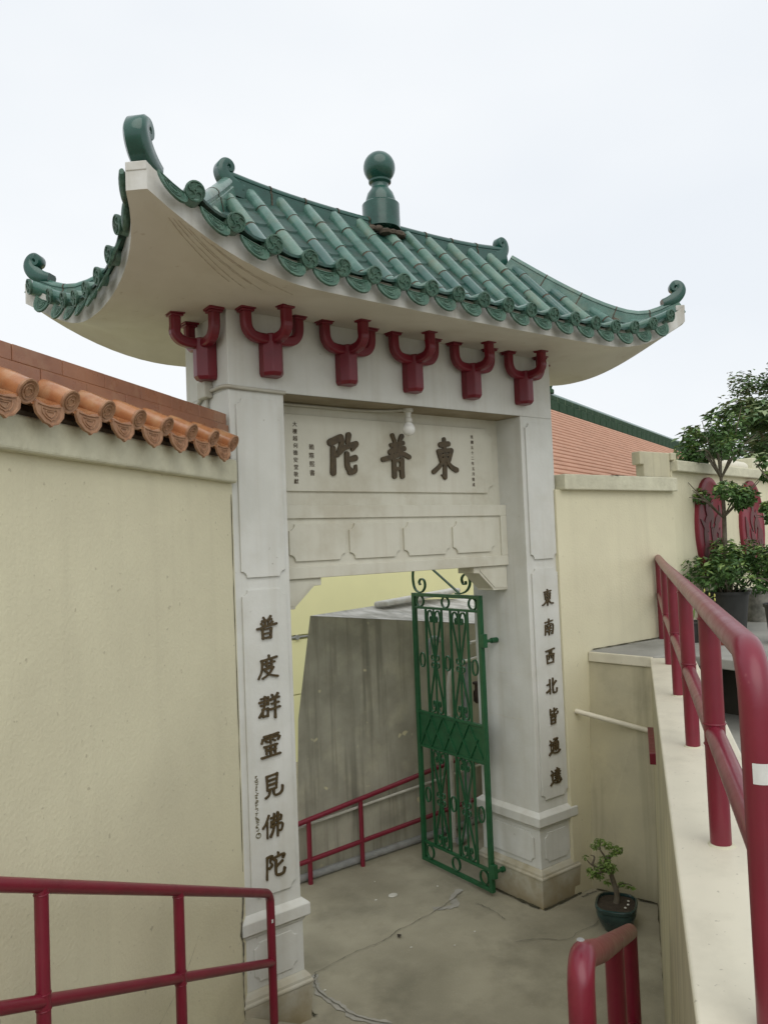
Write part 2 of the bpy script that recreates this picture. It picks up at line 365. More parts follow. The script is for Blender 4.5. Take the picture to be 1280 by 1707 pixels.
# crossbeam and the sign wall behind the recess
mb = MB(); mb.box((0, 0, 3.482), (T, D, 3.96)); mb.build('crossbeam', 'white', gate, bevel=.005)
mb = MB(); mb.add([(W1, .001, 3.4805), (XR, .001, 3.4805), (XR, .2418, 3.4805), (W1, .2418, 3.4805)], [(0, 3, 2, 1)]); mb.build('recess_soffit', 'soot', gate)  # dark brown sheet: recess shade painted in together with the underside's stains
mb = MB(); mb.box((W1, .242, 2.413), (XR, D - .004, 3.482)); mb.build('sign_wall', 'recess', gate)
# lintel with frame and four raised panels
mb = MB()
mb.box((W1, .193, 2.411), (XR, .25, 2.849))
mb.box((W1, .178, 2.772), (XR, .1935, 2.851)); mb.box((W1, .178, 2.4105), (XR, .1935, 2.482))
mb.box((W1, .178, 2.482), (W1 + .06, .1935, 2.772)); mb.box((XR - .062, .178, 2.482), (XR, .1935, 2.772))
lin = mb.build('lintel', 'recess', gate, bevel=.004)
for i in range(4):
    x = .452 + i * .4345
    mb = MB(); mb.prism(notched(x, 2.515, x + .400, 2.738, .040), ((0, .1935, 0), (1, 0, 0), (0, 0, 1), (0, -1, 0)), .0145); mb.build('lintel_panel', 'recess', lin, bevel=.002)
# corbels under the lintel ends
for sx, x0 in ((1, W1), (-1, XR)):
    poly = [(0, 0), (.335, 0), (.335, -.046), (.285, -.048), (.150, -.165), (.148, -.178), (0, -.180)]
    mb = MB(); mb.prism([(x0 + sx * a, 2.4105 + b) for a, b in (poly if sx < 0 else poly[::-1])], ((0, .20, 0), (1, 0, 0), (0, 0, 1), (0, 1, 0)), .165)
    c = mb.build('corbel', 'recess', gate, bevel=.004)
    ins = [(.012, -.018), (.275, -.018), (.275, -.034), (.262, -.044), (.135, -.158), (.012, -.166)]
    mb = MB(); mb.prism([(x0 + sx * a, 2.4105 + b) for a, b in (ins if sx < 0 else ins[::-1])], ((0, .2005, 0), (1, 0, 0), (0, 0, 1), (0, -1, 0)), .006); mb.build('corbel_face', 'recess', c)

# ---- lettering
def glyph(ch, size, extrude, offset):
    c = bpy.data.curves.new('glyph', 'FONT'); c.body = ch; c.size = size; c.extrude = extrude; c.offset = offset
    c.align_x = 'CENTER'; c.align_y = 'CENTER'; c.resolution_u = 3; c.bevel_depth = min(.003, extrude * .35); c.bevel_resolution = 0
    o = bpy.data.objects.new('glyph', c); COL.objects.link(o)
    dg = bpy.context.evaluated_depsgraph_get(); dg.update()
    me = bpy.data.meshes.new_from_object(o.evaluated_get(dg))
    vs = [tuple(v.co) for v in me.vertices]; fs = [tuple(p.vertices) for p in me.polygons]
    bpy.data.objects.remove(o); bpy.data.curves.remove(c); bpy.data.meshes.remove(me)
    if not vs: return [], []
    cx = (min(v[0] for v in vs) + max(v[0] for v in vs)) / 2; cy = (min(v[1] for v in vs) + max(v[1] for v in vs)) / 2
    return [(v[0] - cx, v[1] - cy, v[2]) for v in vs], fs
def put_glyph(mb, ch, x, y, z, size, ext=.006, off=.0, sx=1.0, sz=1.0, tilt=0.0):
    vs, fs = glyph(ch, size, ext, off)
    mb.add([(x + (v[0] * cos(tilt) - v[1] * sin(tilt)) * sx, y - v[2], z + (v[0] * sin(tilt) + v[1] * cos(tilt)) * sz) for v in vs], fs)
def brush(mb, strokes, fx, y, dep):
    """thick brush strokes with round, slightly swelling ends; fx maps a stroke point to (x, z)"""
    for k, (pts, r0, r1) in enumerate(strokes):
        path = crom([V((*fx(p), 0)) for p in pts], 4) if len(pts) > 2 else [V((*fx(pts[0]), 0)).lerp(V((*fx(pts[1]), 0)), q) for q in (0, .25, .5, .75, 1)]
        path = [V((p.x, 0, p.y)) for p in path]
        L = len(path); d0 = (path[0] - path[1]).normalized(); d1 = (path[-1] - path[-2]).normalized()
        rs = [(r0 + (r1 - r0) * i / (L - 1)) * (1 - .22 * sin(pi * i / (L - 1))) for i in range(L)]; out = []
        def side(sg, rng):
            for i in rng:
                t = (path[min(i + 1, L - 1)] - path[max(i - 1, 0)]).normalized(); out.append(path[i] + V((-t.z, 0, t.x)) * sg * rs[i])
        side(1, range(L)); a1 = math.atan2(d1.z, d1.x)
        for q in (55, 0, -55): out.append(path[-1] + V((cos(a1 + radians(q)), 0, sin(a1 + radians(q)))) * r1)
        side(-1, range(L - 1, -1, -1)); a0 = math.atan2(d0.z, d0.x)
        for q in (55, 0, -55): out.append(path[0] + V((cos(a0 + radians(q)), 0, sin(a0 + radians(q)))) * r0)
        n = len(out); dd = dep + k * .0003
        mb.add([(p.x, y, p.z) for p in out] + [(p.x, y - dd, p.z) for p in out], [tuple(range(n, 2 * n))] + [((i + 1) % n, i, n + i, n + (i + 1) % n) for i in range(n)])
WALK = '1.2,9 2.2,8|.8,6.6 2.6,7 1.8,4.6 2.4,2.4|.4,.8 2.2,2 5,1.2 8,1 9.8,2.2'
BR = {
 '普': '3.5,9.6 4.2,8.6|6.8,9.8 6,8.7|3,8.1 7.2,8.5|2.6,7.2 3.4,6.2|7.6,7.4 6.7,6.4|4.3,8.4 4.3,6|5.8,8.5 5.8,6|.8,5.2 5,5.8 9.4,6.4|3,4.6 3.3,1|7,4.8 6.8,1|3,4.6 7,4.8|3.2,2.9 6.8,3|3.2,1.2 6.8,1.2',
 '度': '5.4,9.8 5.4,8.8|2,8 9,8.8|2.3,8 2.2,4 .8,1|3.2,6.6 8,7|4.4,7.6 4.4,5.4|6.6,7.8 6.6,5.6|4.4,5.5 6.6,5.6|3.2,4.5 7.4,4.8|7.4,4.7 5.5,2.4 2.6,.8|3.8,3.8 6,2 9.4,.8',
 '群': '1.2,8.8 4.6,9.1|.6,7.4 5.2,7.7|1.2,6.1 4.6,6.3|4.5,9 4.4,6.2|3,9.4 2.6,5 .6,1.6|2,4.4 2.2,1.4|4.4,4.5 4.3,1.4|2,4.4 4.4,4.5|2.2,1.6 4.3,1.6|6.2,9.6 6.8,8.6|8.8,9.8 8,8.7|5.8,7.9 9.4,8.3|6,6 9.2,6.3|5.4,3.9 9.8,4.3|7.6,8.2 7.7,.2',
 '靈': '2,9.4 8.6,9.7|1.4,8.4 1,7|1.4,8.2 8.8,8.6 8.4,7.2|5,9.5 5,6.4|3,7.3 3.8,7|6.2,7.4 7,7|2.2,5.2 8,5.4|3,5.2 3.2,2.2|7.2,5.4 7,2.2|5,5.2 5,2|3,3.6 7.2,3.7|1,1.1 9.4,1.4',
 '見': '2.6,9.2 3,3.6|7.4,9.6 7,3.8|2.6,9.2 7.4,9.5|2.8,7.4 7.2,7.6|2.9,5.6 7.1,5.8|3,3.8 7,3.9|4.2,3.6 3.6,1.6 2.2,.8|5.8,3.6 6,1.4 8,1 9.6,2 9.8,4',
 '佛': '3,9.6 1.6,6.6 .4,5.2|2.3,7 2.4,.8|4,8.2 8.4,8.6 8.4,7|4.2,6.6 8.4,6.9|4.2,6.6 4,4.8|4,4.8 9,5.2 8.8,2.6 7.8,2.4|5.4,9.6 5.2,4 3.8,1|7,9.8 7,.6',
 '陀': '1.6,8.8 1.6,.6|1.6,9 4,9.2 3,7.2 4,5.6 2.6,4.6|6.6,9.8 6.6,8.8|4.8,7.4 5,8.2 9.4,8.6 8.8,7.2|8.6,6 6,4.6|5.6,7 5.6,2 6.6,1 9,1 9.6,2.8',
 '東': '2.2,8.6 8,9|5,9.9 5.1,.4|2.8,7.4 3.2,4.2|7.4,7.6 7,4.2|2.8,7.4 7.4,7.6|3,5.8 7.2,5.9|3.2,4.2 7,4.3|4.6,4 3,2 .6,.9|5.6,4 7.4,1.8 9.8,1.2',
 '南': '1.8,8.2 8.4,8.8|5,9.9 5,7|2,6.4 1.8,.8|2,6.3 8.4,6.6 8.2,1 7.4,1.2|3.8,5.6 4.4,4.8|6.4,5.8 5.8,4.9|3.4,4.2 6.8,4.3|3.4,2.6 6.8,2.7|5.1,4.8 5.1,.4',
 '西': '1.4,8.8 8.6,9.6|2,6.2 2.4,1.4|8,6.6 7.6,1.4|2,6.2 8,6.5|4.2,8.8 4,4.6 3.4,3.8|6,9 6,4.6 7,4.4|2.4,1.6 7.6,1.6',
 '北': '3.4,9.4 3.6,1|1,6.6 3.4,7|.6,2.2 3.6,3.6|6,9.8 6,2 7,1.2 9.2,1.4 9.6,3.4|8.8,7.8 6.2,5.6',
 '皆': '2.6,9.6 2.6,6.2 4.4,6.6|2.6,8 4.4,8.4|8.4,9 6.2,7.8|6,9.8 6,6.4 7.4,6 9,6.4 9.2,7.4|5,5.8 4.2,5|3,4.8 3.2,.8|7,5 6.8,.8|3,4.8 7,5|3.1,2.9 6.9,3|3.2,1 6.8,1',
 '通': WALK + '|4.4,9.4 7.8,9.6 6,8.2|4,7.4 3.8,2.6|4,7.4 8,7.6 8,2.8|4,5.8 8,5.9|4,4.2 8,4.3|6,7.6 6,2.6',
 '達': WALK + '|4.4,8.6 8,8.8|6.2,9.8 6.2,7.4|3.8,7.2 8.8,7.5|4.8,6.8 5.2,6|7.6,7 7,6.1|4.2,5.7 8.4,5.9|4.4,4.4 8.2,4.5|3.8,3 9,3.2|6.2,6 6.2,2'}
for txt, xc, par, sz in (('普度群靈見佛陀', .174, pl, .128), ('東南西北皆通達', 2.468, pr, .114)):
    for i, ch in enumerate(txt):
        st = []
        for q in BR[ch].split('|'):
            pts = [tuple(float(w) for w in p.split(',')) for p in q.split(' ')]
            r = sz * random.uniform(.043, .054); st.append((pts, r * random.uniform(.95, 1.15), r * random.uniform(.85, 1.15)))
        zc = 2.163 - i * .2138; mb = MB()
        brush(mb, st, lambda p: (xc + (p[0] - 5) * sz * .106 + (p[1] - 5) * sz * .004, zc + (p[1] - 5) * sz * .104 + (p[0] - 5) * sz * .006), -.0125, .010)
        mb.build('carved_character', 'letter', par)
# small running script beside the left couplet, with its seal
def scrawl(mb, x, z, w, h, y, n=5, r=.0022):
    for k in range(n):
        a = [(x + random.uniform(-w, w), y, z + h * (.9 - 1.8 * (k + .5) / n) + random.uniform(-.3, .3) * h / n) for _ in range(3)]
        mb.tube(crom(a, 4), [r * q for q in (.6, 1, 1.3, 1.2, 1, .8, 1, .9, .5)][:9], 5)
mb = MB()
for i in range(7): scrawl(mb, .083 + random.uniform(-.003, .003), 1.362 - i * .043, .012, .022, -.0142)
mb.ring((.085, -.0145, 1.062), (1, 0, 0), (0, 0, 1), .014, .002, 12, 5); scrawl(mb, .085, 1.062, .009, .012, -.0142, 3, .0018)
mb.build('small_script', 'gold_ink', pl)

board = MB(); board.prism(notched(.418, 2.940, 2.212, 3.412, .055), ((0, .2425, 0), (1, 0, 0), (0, 0, 1), (0, -1, 0)), .018)
board = board.build('name_board', 'recess', gate, bevel=.004)
STROKES = {'陀': [([(0.7934, 3.2482), (0.8701, 3.2831)], 0.0247, 0.0226), ([(0.8718, 3.2832), (0.8773, 3.2462), (0.8428, 3.1704)], 0.0207, 0.0141), ([(0.8101, 3.2099), (0.8081, 3.1249), (0.8051, 3.0585)], 0.0189, 0.0214), ([(0.932, 3.3012), (0.9226, 3.2558)], 0.0201, 0.0167), ([(0.8566, 3.1821), (0.903, 3.2212), (0.986, 3.2474)], 0.0124, 0.0199), ([(0.9839, 3.242), (0.9567, 3.2085)], 0.0185, 0.0101), ([(0.9129, 3.1805), (0.9154, 3.0984), (0.9456, 3.0678)], 0.0175, 0.0192), ([(0.9319, 3.0644), (0.9704, 3.0713), (0.9775, 3.1061)], 0.0192, 0.0092), ([(0.9744, 3.1565), (0.922, 3.1434)], 0.021, 0.0143)],
 '普': [([(1.2858, 3.3182), (1.2999, 3.2852)], 0.0157, 0.0131), ([(1.3652, 3.316), (1.3467, 3.2874)], 0.0176, 0.0132), ([(1.2727, 3.2526), (1.3708, 3.2704)], 0.0148, 0.0165), ([(1.2634, 3.2054), (1.2987, 3.2225), (1.379, 3.2336)], 0.0191, 0.0182), ([(1.3019, 3.2853), (1.2979, 3.2068)], 0.0131, 0.0148), ([(1.3467, 3.2874), (1.3378, 3.2123)], 0.0132, 0.0149), ([(1.2006, 3.155), (1.2865, 3.1766), (1.362, 3.1974), (1.4215, 3.1775)], 0.0172, 0.0155), ([(1.2901, 3.1517), (1.2901, 3.0932), (1.2897, 3.0463)], 0.0166, 0.0183), ([(1.357, 3.1579), (1.3537, 3.0948), (1.3552, 3.0477)], 0.0176, 0.0184), ([(1.295, 3.1503), (1.3548, 3.1554)], 0.0096, 0.0096), ([(1.2971, 3.0949), (1.3519, 3.0995)], 0.0113, 0.0113)],
 '東': [([(1.7417, 3.3147), (1.7426, 3.1789), (1.7372, 3.0473)], 0.0147, 0.0174), ([(1.7078, 3.2745), (1.7793, 3.2835)], 0.0201, 0.0192), ([(1.6857, 3.2277), (1.7068, 3.1613)], 0.0155, 0.0137), ([(1.8053, 3.2374), (1.7814, 3.1678)], 0.0176, 0.0139), ([(1.6912, 3.2295), (1.8011, 3.2405)], 0.0155, 0.0155), ([(1.7003, 3.1996), (1.7881, 3.2069)], 0.01, 0.01), ([(1.7093, 3.1671), (1.7807, 3.1736)], 0.0137, 0.0137), ([(1.7218, 3.1577), (1.685, 3.1197), (1.6348, 3.0834)], 0.0119, 0.0165), ([(1.7614, 3.163), (1.7943, 3.1244), (1.8462, 3.1009)], 0.0129, 0.0184), ([(1.7371, 3.0456), (1.7088, 3.0631)], 0.0128, 0.0055)]}
for ch, ss in STROKES.items():
    mb = MB()
    for k, (pts, r0, r1) in enumerate(ss):
        path = crom([V((x, 0, z)) for x, z in pts], 5)
        L = len(path); d0 = (path[0] - path[1]).normalized(); d1 = (path[-1] - path[-2]).normalized()
        rs = [r0 + (r1 - r0) * i / (L - 1) for i in range(L)]
        outline = []
        def side(sg, rng):
            for i in rng:
                t = (path[min(i + 1, L - 1)] - path[max(i - 1, 0)]).normalized(); a = V((-t.z, 0, t.x)) * sg * rs[i]
                outline.append(path[i] + a)
        side(1, range(L))
        a1 = math.atan2(d1.z, d1.x)
        for q in (60, 30, 0, -30, -60): outline.append(path[-1] + V((cos(a1 + radians(q)), 0, sin(a1 + radians(q)))) * r1)
        side(-1, range(L - 1, -1, -1))
        a0 = math.atan2(d0.z, d0.x)
        for q in (60, 30, 0, -30, -60): outline.append(path[0] + V((cos(a0 + radians(q)), 0, sin(a0 + radians(q)))) * r0)
        dep = .014 + k * .0004
        n = len(outline); yb = .2250
        ins = [V(((p.x - sum(q.x for q in outline) / n) * .0 + p.x, 0, p.z)) for p in outline]
        A = [(p.x, yb, p.z) for p in outline]; B = [(p.x, yb - dep, p.z) for p in ins]
        mb.add(A + B, [tuple(range(n, 2 * n))] + [((i + 1) % n, i, n + i, n + (i + 1) % n) for i in range(n)])
    mb.build('carved_character', 'letter', board)
for txt, xs, z0, z1, sz in (('大檀越何德安堂敬獻', .542, 3.350, 3.000, .033), ('賴際熙書', .657, 3.215, 3.055, .039), ('民國五十二年五月落成', 2.016, 3.345, 3.000, .027)):
    mb = MB(); n = len(txt)
    for i, ch in enumerate(txt): put_glyph(mb, ch, xs + random.uniform(-.002, .002), .2238, z0 + (z1 - z0) * i / (n - 1), sz, .0012, -.0002)
    mb.build('small_inscription', 'letter', board)

# ---- red Y-shaped brackets: octagonal boss with three upturned arms
def bracket(c, ex, en):
    """c = point on the wall on the boss axis at z 3.56; ex along the wall, en out of it"""
    ex, en = V(ex), V(en); c = V(c); ez = V((0, 0, 1))
    mb = MB(); w = .062; d = .105
    sec = [(-w, 0), (-w, d * .55), (-w * .45, d), (w * .45, d), (w, d * .55), (w, 0)]
    def ringat(z, k=1.0): return [c + ex * (a * k) + en * (b * k) + ez * z for a, b in sec]
    rings = [ringat(0, .86), ringat(.02, 1.0), ringat(.235, 1.0)]
    if ex.cross(en).z < 0: rings = [r[::-1] for r in rings]
    mb.loft(rings)
    o = mb.build('bracket', 'bracket_red', gate, bevel=.006)
    s = .0285
    base = c + en * .06 + ez * .205
    for dv in (-ex, ex, en):
        reach = .165 if dv is not en else .155
        mb = MB()
        pts = [base + dv * a + ez * b for a, b in ((0, 0), (.05, 0), (.095, .002), (.132, .014), (.157, .045), (reach, .085), (reach, .155))]
        pts = crom(pts, 3)
        sd = ez.cross(dv).normalized(); rings = []
        for i, p in enumerate(pts):
            t = (pts[min(i + 1, len(pts) - 1)] - pts[max(i - 1, 0)]).normalized(); a = sd * s; b = t.cross(sd).normalized() * s
            rings.append([p + a * .62 + b, p + a + b * .62, p + a - b * .62, p + a * .62 - b, p - a * .62 - b, p - a - b * .62, p - a + b * .62, p - a * .62 + b])
        mb.loft(rings)
        q = base + dv * reach + ez * .135
        for z0, z1, k in ((0, .012, .037), (.012, .045, .044)):
            mb.hexa([q + sd * (k * i) + dv * (k * j) + ez * z0 for i, j in ((-1, 1), (-1, -1), (1, -1), (1, 1))][::-1], [q + sd * (k * i) + dv * (k * j) + ez * z1 for i, j in ((-1, 1), (-1, -1), (1, -1), (1, 1))][::-1])
        mb.build('bracket_arm', 'bracket_red', o, bevel=.004)
for k in range(5): bracket((.252 + k * .512, .0, 3.558), (1, 0, 0), (0, -1, 0))
bracket((.0, .19, 3.552), (0, -1, 0), (-1, 0, 0))
bracket((T, .284, 3.552), (0, 1, 0), (1, 0, 0))

# ---- roof
roof = MB()
XC = T / 2; YC = D / 2; EX0, EX1 = -.753, 3.430; EY0, EY1 = -.685, 1.253
RX0, RX1 = .20, 2.43
def gprof(s): q = s - .22; return .97 * .5 * (q + sqrt(q * q + .010))
def bowx(t): return .075 * max(0, 1 - ((t - XC) / 2.068) ** 2)
def bowy(t): return .140 * max(0, 1 - ((t - YC) / .900) ** 4)
def lift(d, s): return .325 * max(0, 1 - max(d, 0) / .95) ** 2 * max(0, 1 - s) ** 1.1
def surf(side, t, s, dz=0.0):
    if side in 'fb':
        ye = EY0 + bowx(t); y = ye + s * (YC - ye); d = min(t - EX0, EX1 - t); p = V((t, y, 3.966 + gprof(s) + lift(d, s) + dz))
        if side == 'b': p.y = D - p.y
    else:
        xe = EX0 + bowy(t); x = xe + s * (RX0 - xe); d = min(t - EY0, EY1 - t); p = V((x, t, 3.966 + gprof(s) + lift(d, s) + dz))
        if side == 'r': p.x = T - p.x + .047 * (1 - s)
    return p
def smax(side, t):
    return min(1.0, min(t - EX0, EX1 - t) / .953) if side in 'fb' else max(0.0, min(1.0, min(t - EY0, EY1 - t) / .969))
CH = .07
def eave_loop():
    out = []; a, b = EX0 + CH, EX1 - CH; c, d = EY0 + CH, EY1 - CH
    for i in range(45): t = a + (b - a) * i / 44; p = surf('f', t, 0); out.append((p, (max(0, min(T, (t - EX0) / (EX1 - EX0) * T)), 0.0)))
    for i in range(27): t = c + (d - c) * i / 26; p = surf('r', t, 0); out.append((p, (T, (t - EY0) / (EY1 - EY0) * D)))
    for i in range(45): t = b + (a - b) * i / 44; p = surf('b', t, 0); out.append((p, ((t - EX0) / (EX1 - EX0) * T, D)))
    for i in range(27): t = d + (c - d) * i / 26; p = surf('l', t, 0); out.append((p, (0.0, (t - EY0) / (EY1 - EY0) * D)))
    return out
EL = eave_loop(); n = len(EL)
rings = []
for r in (0, .15, .3, .45, .6, .72, .82, .9, .96, 1.0):
    rg = []
    for p, (ix, iy) in EL:
        ztop = p.z - .104; lf = ztop - 3.862
        rg.append((ix + (p.x - ix) * r, iy + (p.y - iy) * r, 3.918 + (3.862 - 3.918) * r ** 1.5 + lf * r ** 2.0))
    rings.append(rg)
mb = MB(); mb.loft([r[::-1] for r in rings], True, False, 0)
mb.loft([[(p.x, p.y, p.z - .104) for p, _ in EL][::-1], [(p.x, p.y, p.z + .012) for p, _ in EL][::-1]], True, False, 1)
for sd in 'frbl':                                       # closed deck below the tiles
    a, b = (EX0 + CH, EX1 - CH) if sd in 'fb' else (EY0 + CH, EY1 - CH); N = 40
    for i in range(N):
        t0, t1 = a + (b - a) * i / N, a + (b - a) * (i + 1) / N; K = 8
        vs = [surf(sd, t, smax(sd, t) * k / K, -.004) for t in (t0, t1) for k in range(K + 1)]
        mb.add(vs, [(k, k + 1, K + 2 + k, K + 1 + k) if sd in 'br' else (k, K + 1 + k, K + 2 + k, k + 1) for k in range(K)], 2)
roof = mb.build('roof', ['soffit', 'fascia', 'pan'], gate, smooth=35)

def frame_of(side, t):
    p0 = surf(side, t, 0); p1 = surf(side, t, .02)
    out = {'f': V((0, -1, 0)), 'b': V((0, 1, 0)), 'l': V((-1, 0, 0)), 'r': V((1, 0, 0))}[side]
    q = surf(side, t + .01, 0) - surf(side, t - .01, 0); tan = q.normalized()
    if (tan.cross(V((0, 0, 1)))).dot(out) < 0: tan = -tan
    return p0, out, tan
def eave_disc(parent, c, nrm, up, R, mats):
    nrm = V(nrm).normalized(); ex = V(up).cross(nrm).normalized(); ey = nrm.cross(ex)
    mb = MB()
    prof = [(R * .96, -.006), (R, .0), (R, .010), (R * .86, .012), (R * .80, .006), (.001, .006)]
    rings = [[c + ex * (r * cos(2 * pi * k / 20)) + ey * (r * sin(2 * pi * k / 20)) + nrm * z for k in range(20)] for r, z in prof]
    mb.loft(rings)
    a0 = random.uniform(0, 6)
    for j in range(4):                                  # four comma scrolls in relief
        b = a0 + j * pi / 2; pts = []
        for i in range(8):
            th = i * .55; rr = R * (.14 + .30 * (1 - i / 9))
            o = (cos(b) * R * .40, sin(b) * R * .40)
            pts.append(c + ex * (o[0] + rr * cos(b + th)) * 1.0 + ey * (o[1] + rr * sin(b + th)) + nrm * .008)
        mb.tube(pts, [R * .10] * 7 + [R * .05], 5)
    return mb.build('eave_disc', mats, parent, smooth=50)
def tongue(parent, c, tan, out, w, h, tilt, mats, pointed=False):
    dn = (V((0, 0, -1)) * cos(tilt) + out * sin(tilt)).normalized(); nrm = tan.cross(dn).normalized()
    if nrm.dot(out) < 0: nrm = -nrm
    if pointed: pl_ = [(-.46, .02), (-.5, .22), (-.46, .50), (-.36, .66), (-.24, .84), (-.08, .90), (0, 1.0), (.08, .90), (.24, .84), (.36, .66), (.46, .50), (.5, .22), (.46, .02), (.3, .08), (0, .11), (-.3, .08)]
    else: pl_ = [(-.5, .0), (-.5, .30), (-.44, .58), (-.33, .80), (-.17, .95), (0, 1.0), (.17, .95), (.33, .80), (.44, .58), (.5, .30), (.5, .0), (.28, .07), (0, .10), (-.28, .07)]
    mb = MB(); P2 = [c + tan * (a * w) + dn * (b * h) for a, b in pl_]
    cen = c + dn * (h * .45)
    th = .011; A = [p - nrm * th / 2 for p in P2]; B = [p + nrm * th / 2 for p in P2]; Ci = [cen + (p - cen) * .86 + nrm * th / 2 for p in P2]; Cj = [cen + (p - cen) * .80 + nrm * (th / 2 - .0045) for p in P2]
    m = len(P2)
    if (B[1] - B[0]).cross(B[2] - B[1]).dot(nrm) < 0:
        A, B, Ci, Cj = A[::-1], B[::-1], Ci[::-1], Cj[::-1]
    mb.loft([A, B, Ci, Cj])
    for k in (.52, .28):                                # nested ridges of the moulded pattern
        q = [cen + (p - cen) * k + nrm * (th / 2 - .003) for p in P2]
        mb.tube(q + [q[0]], .0025, 5, False)
    return mb.build('drip_tile', mats, parent, smooth=40)
SP = .2; TR = .0425
rows_f = [XC + SP * k for k in range(-9, 10)]; rows_l = [YC + SP * k for k in range(-4, 5)]
for sd, rows, (ta, tb) in (('f', rows_f, (EX0, EX1)), ('b', rows_f, (EX0, EX1)), ('l', rows_l, (EY0, EY1)), ('r', rows_l, (EY0, EY1))):
    hid = sd in 'br'
    for t in (rows if sd != 'l' else rows[1:]):          # round cover tiles, one row each
        sm = smax(sd, t); sm = sm - .045 if sm < 1 else .985
        if sm < .05: sm = .05
        L = .97; seg = .225; mb = MB(); s1 = .135; s0 = -.055
        cuts = [(s0, min(s1, sm))]
        s = s1 + random.uniform(-.01, .01)
        while s < sm - .02: cuts.append((s, min(s + seg, sm))); s += seg
        for j, (a, b) in enumerate(cuts):
            k = 5; ss = [a + .004 + (b - a - .008) * i / k for i in range(k + 1)]
            jit = random.uniform(-.0025, .0025); rr = TR * random.uniform(.97, 1.03)
            pts = [surf(sd, t + jit, q, .020) for q in ss]
            mb.tube(pts, [rr * (1.03 - .05 * i / k) for i in range(k + 1)], 12, True, random.choice((0, 0, 2, 3)) if j else random.choice((0, 2, 2)))
            if j: 
                c0 = surf(sd, t, a - .006, .020); c1 = surf(sd, t, a + .007, .020); mb.tube([c0, c1], [TR * .965, TR * .965], 12, True, 1)
        e0 = surf(sd, t, sm, .018); e1 = surf(sd, t, sm + .03, .012); mb.tube([e0, e1], [TR * .92, TR * .5], 10, True, 1)
        mb.build('cover_tile_row', ['glaze', 'mortar', 'glaze_pale', 'glaze_deep'], roof, smooth=50)
        p, out, tan = frame_of(sd, t)
        c = surf(sd, t, s0, .020)
        eave_disc(roof, c, out * .97 + V((0, 0, -.16)), (0, 0, 1), .0465, 'glaze_relief')
    edges = [rows[0] - SP] + list(rows) + [rows[-1] + SP]
    pm = MB()
    for i in range(len(edges) - 1):                     # stepped pan tiles between the rows
        t0, t1 = edges[i] + .03, edges[i + 1] - .03; tm = (t0 + t1) / 2
        t0 = max(t0, ta + .10); t1 = min(t1, tb - .10); sm = min(smax(sd, t0), smax(sd, t1)) - .02
        if t1 - t0 < .03 or tm < ta + .3 or tm > tb - .3: sm = -1
        s = -.045
        while s < sm:
            e = min(s + .145, sm + .02)
            def row(q, h): return [surf(sd, t0 + (t1 - t0) * k / 4, q, h + .014 * (abs(k - 2) / 2) ** 2) for k in range(5)]
            A, B, Cc = row(s, .006), row(s, .020), row(e, .006)
            vs = A + B + Cc; fl = sd in 'br'
            fs = []
            for k in range(4):
                for j in (0, 5): f = (j + k, j + k + 1, j + k + 6, j + k + 5); fs.append(f[::-1] if fl else f)
            pm.add(vs, fs); s += .145
        p, out, tan = frame_of(sd, tm)
        c = surf(sd, tm, -.040, (-.012 if sd in 'fl' else .012))
        if sd == 'l' and i == 1: tan = (tan * .4 + V((0, 1 if tan.y > 0 else -1, 0)) * .6).normalized()
        skip = (sd == 'f' and i == len(edges) - 2) or (sd == 'l' and i in (0, 1, len(edges) - 2)) or (sd in 'br' and i in (0, len(edges) - 2))
        if ta + .05 < tm < tb - .05 and not skip: tongue(roof, c, tan, out, .150, .094 if sd in 'fl' else .080, radians(24), 'glaze_relief')
    pm.build('pan_tiles', 'pan', roof, smooth=40)

for a_, b_ in ((EY0 + .085, EY0 + .215), (EY0 + .205, EY0 + .345)):       # lapped edge tiles on the steep corner of the left eave
    mb = MB(); mb.tube([surf('l', a_ + (b_ - a_) * k / 6, -.022, -.012) for k in range(7)], [.020, .034, .040, .042, .040, .034, .022], 10, ab=(1, .55))
    mb.build('edge_tile', 'glaze_relief', roof, smooth=60)
def ridge_sweep(path, widths, mb, k=1.0, n_up=V((0, 0, 1))):
    """moulded ridge: stepped base with a rolled top"""
    prof = [(-.046, -.09), (-.046, .0), (-.036, .006), (-.036, .020), (-.042, .024), (-.042, .036), (-.030, .052), (-.012, .060), (.012, .060), (.030, .052), (.042, .036), (.042, .024), (.036, .020), (.036, .006), (.046, .0), (.046, -.09)]
    rings = []
    for i, p in enumerate(path):
        t = (path[min(i + 1, len(path) - 1)] - path[max(i - 1, 0)]).normalized(); sdv = t.cross(V((0, 0, 1))).normalized(); up = sdv.cross(t)
        rings.append([p + sdv * (a * k * widths) + up * (b * k) for a, b in prof])
    mb.loft(rings)
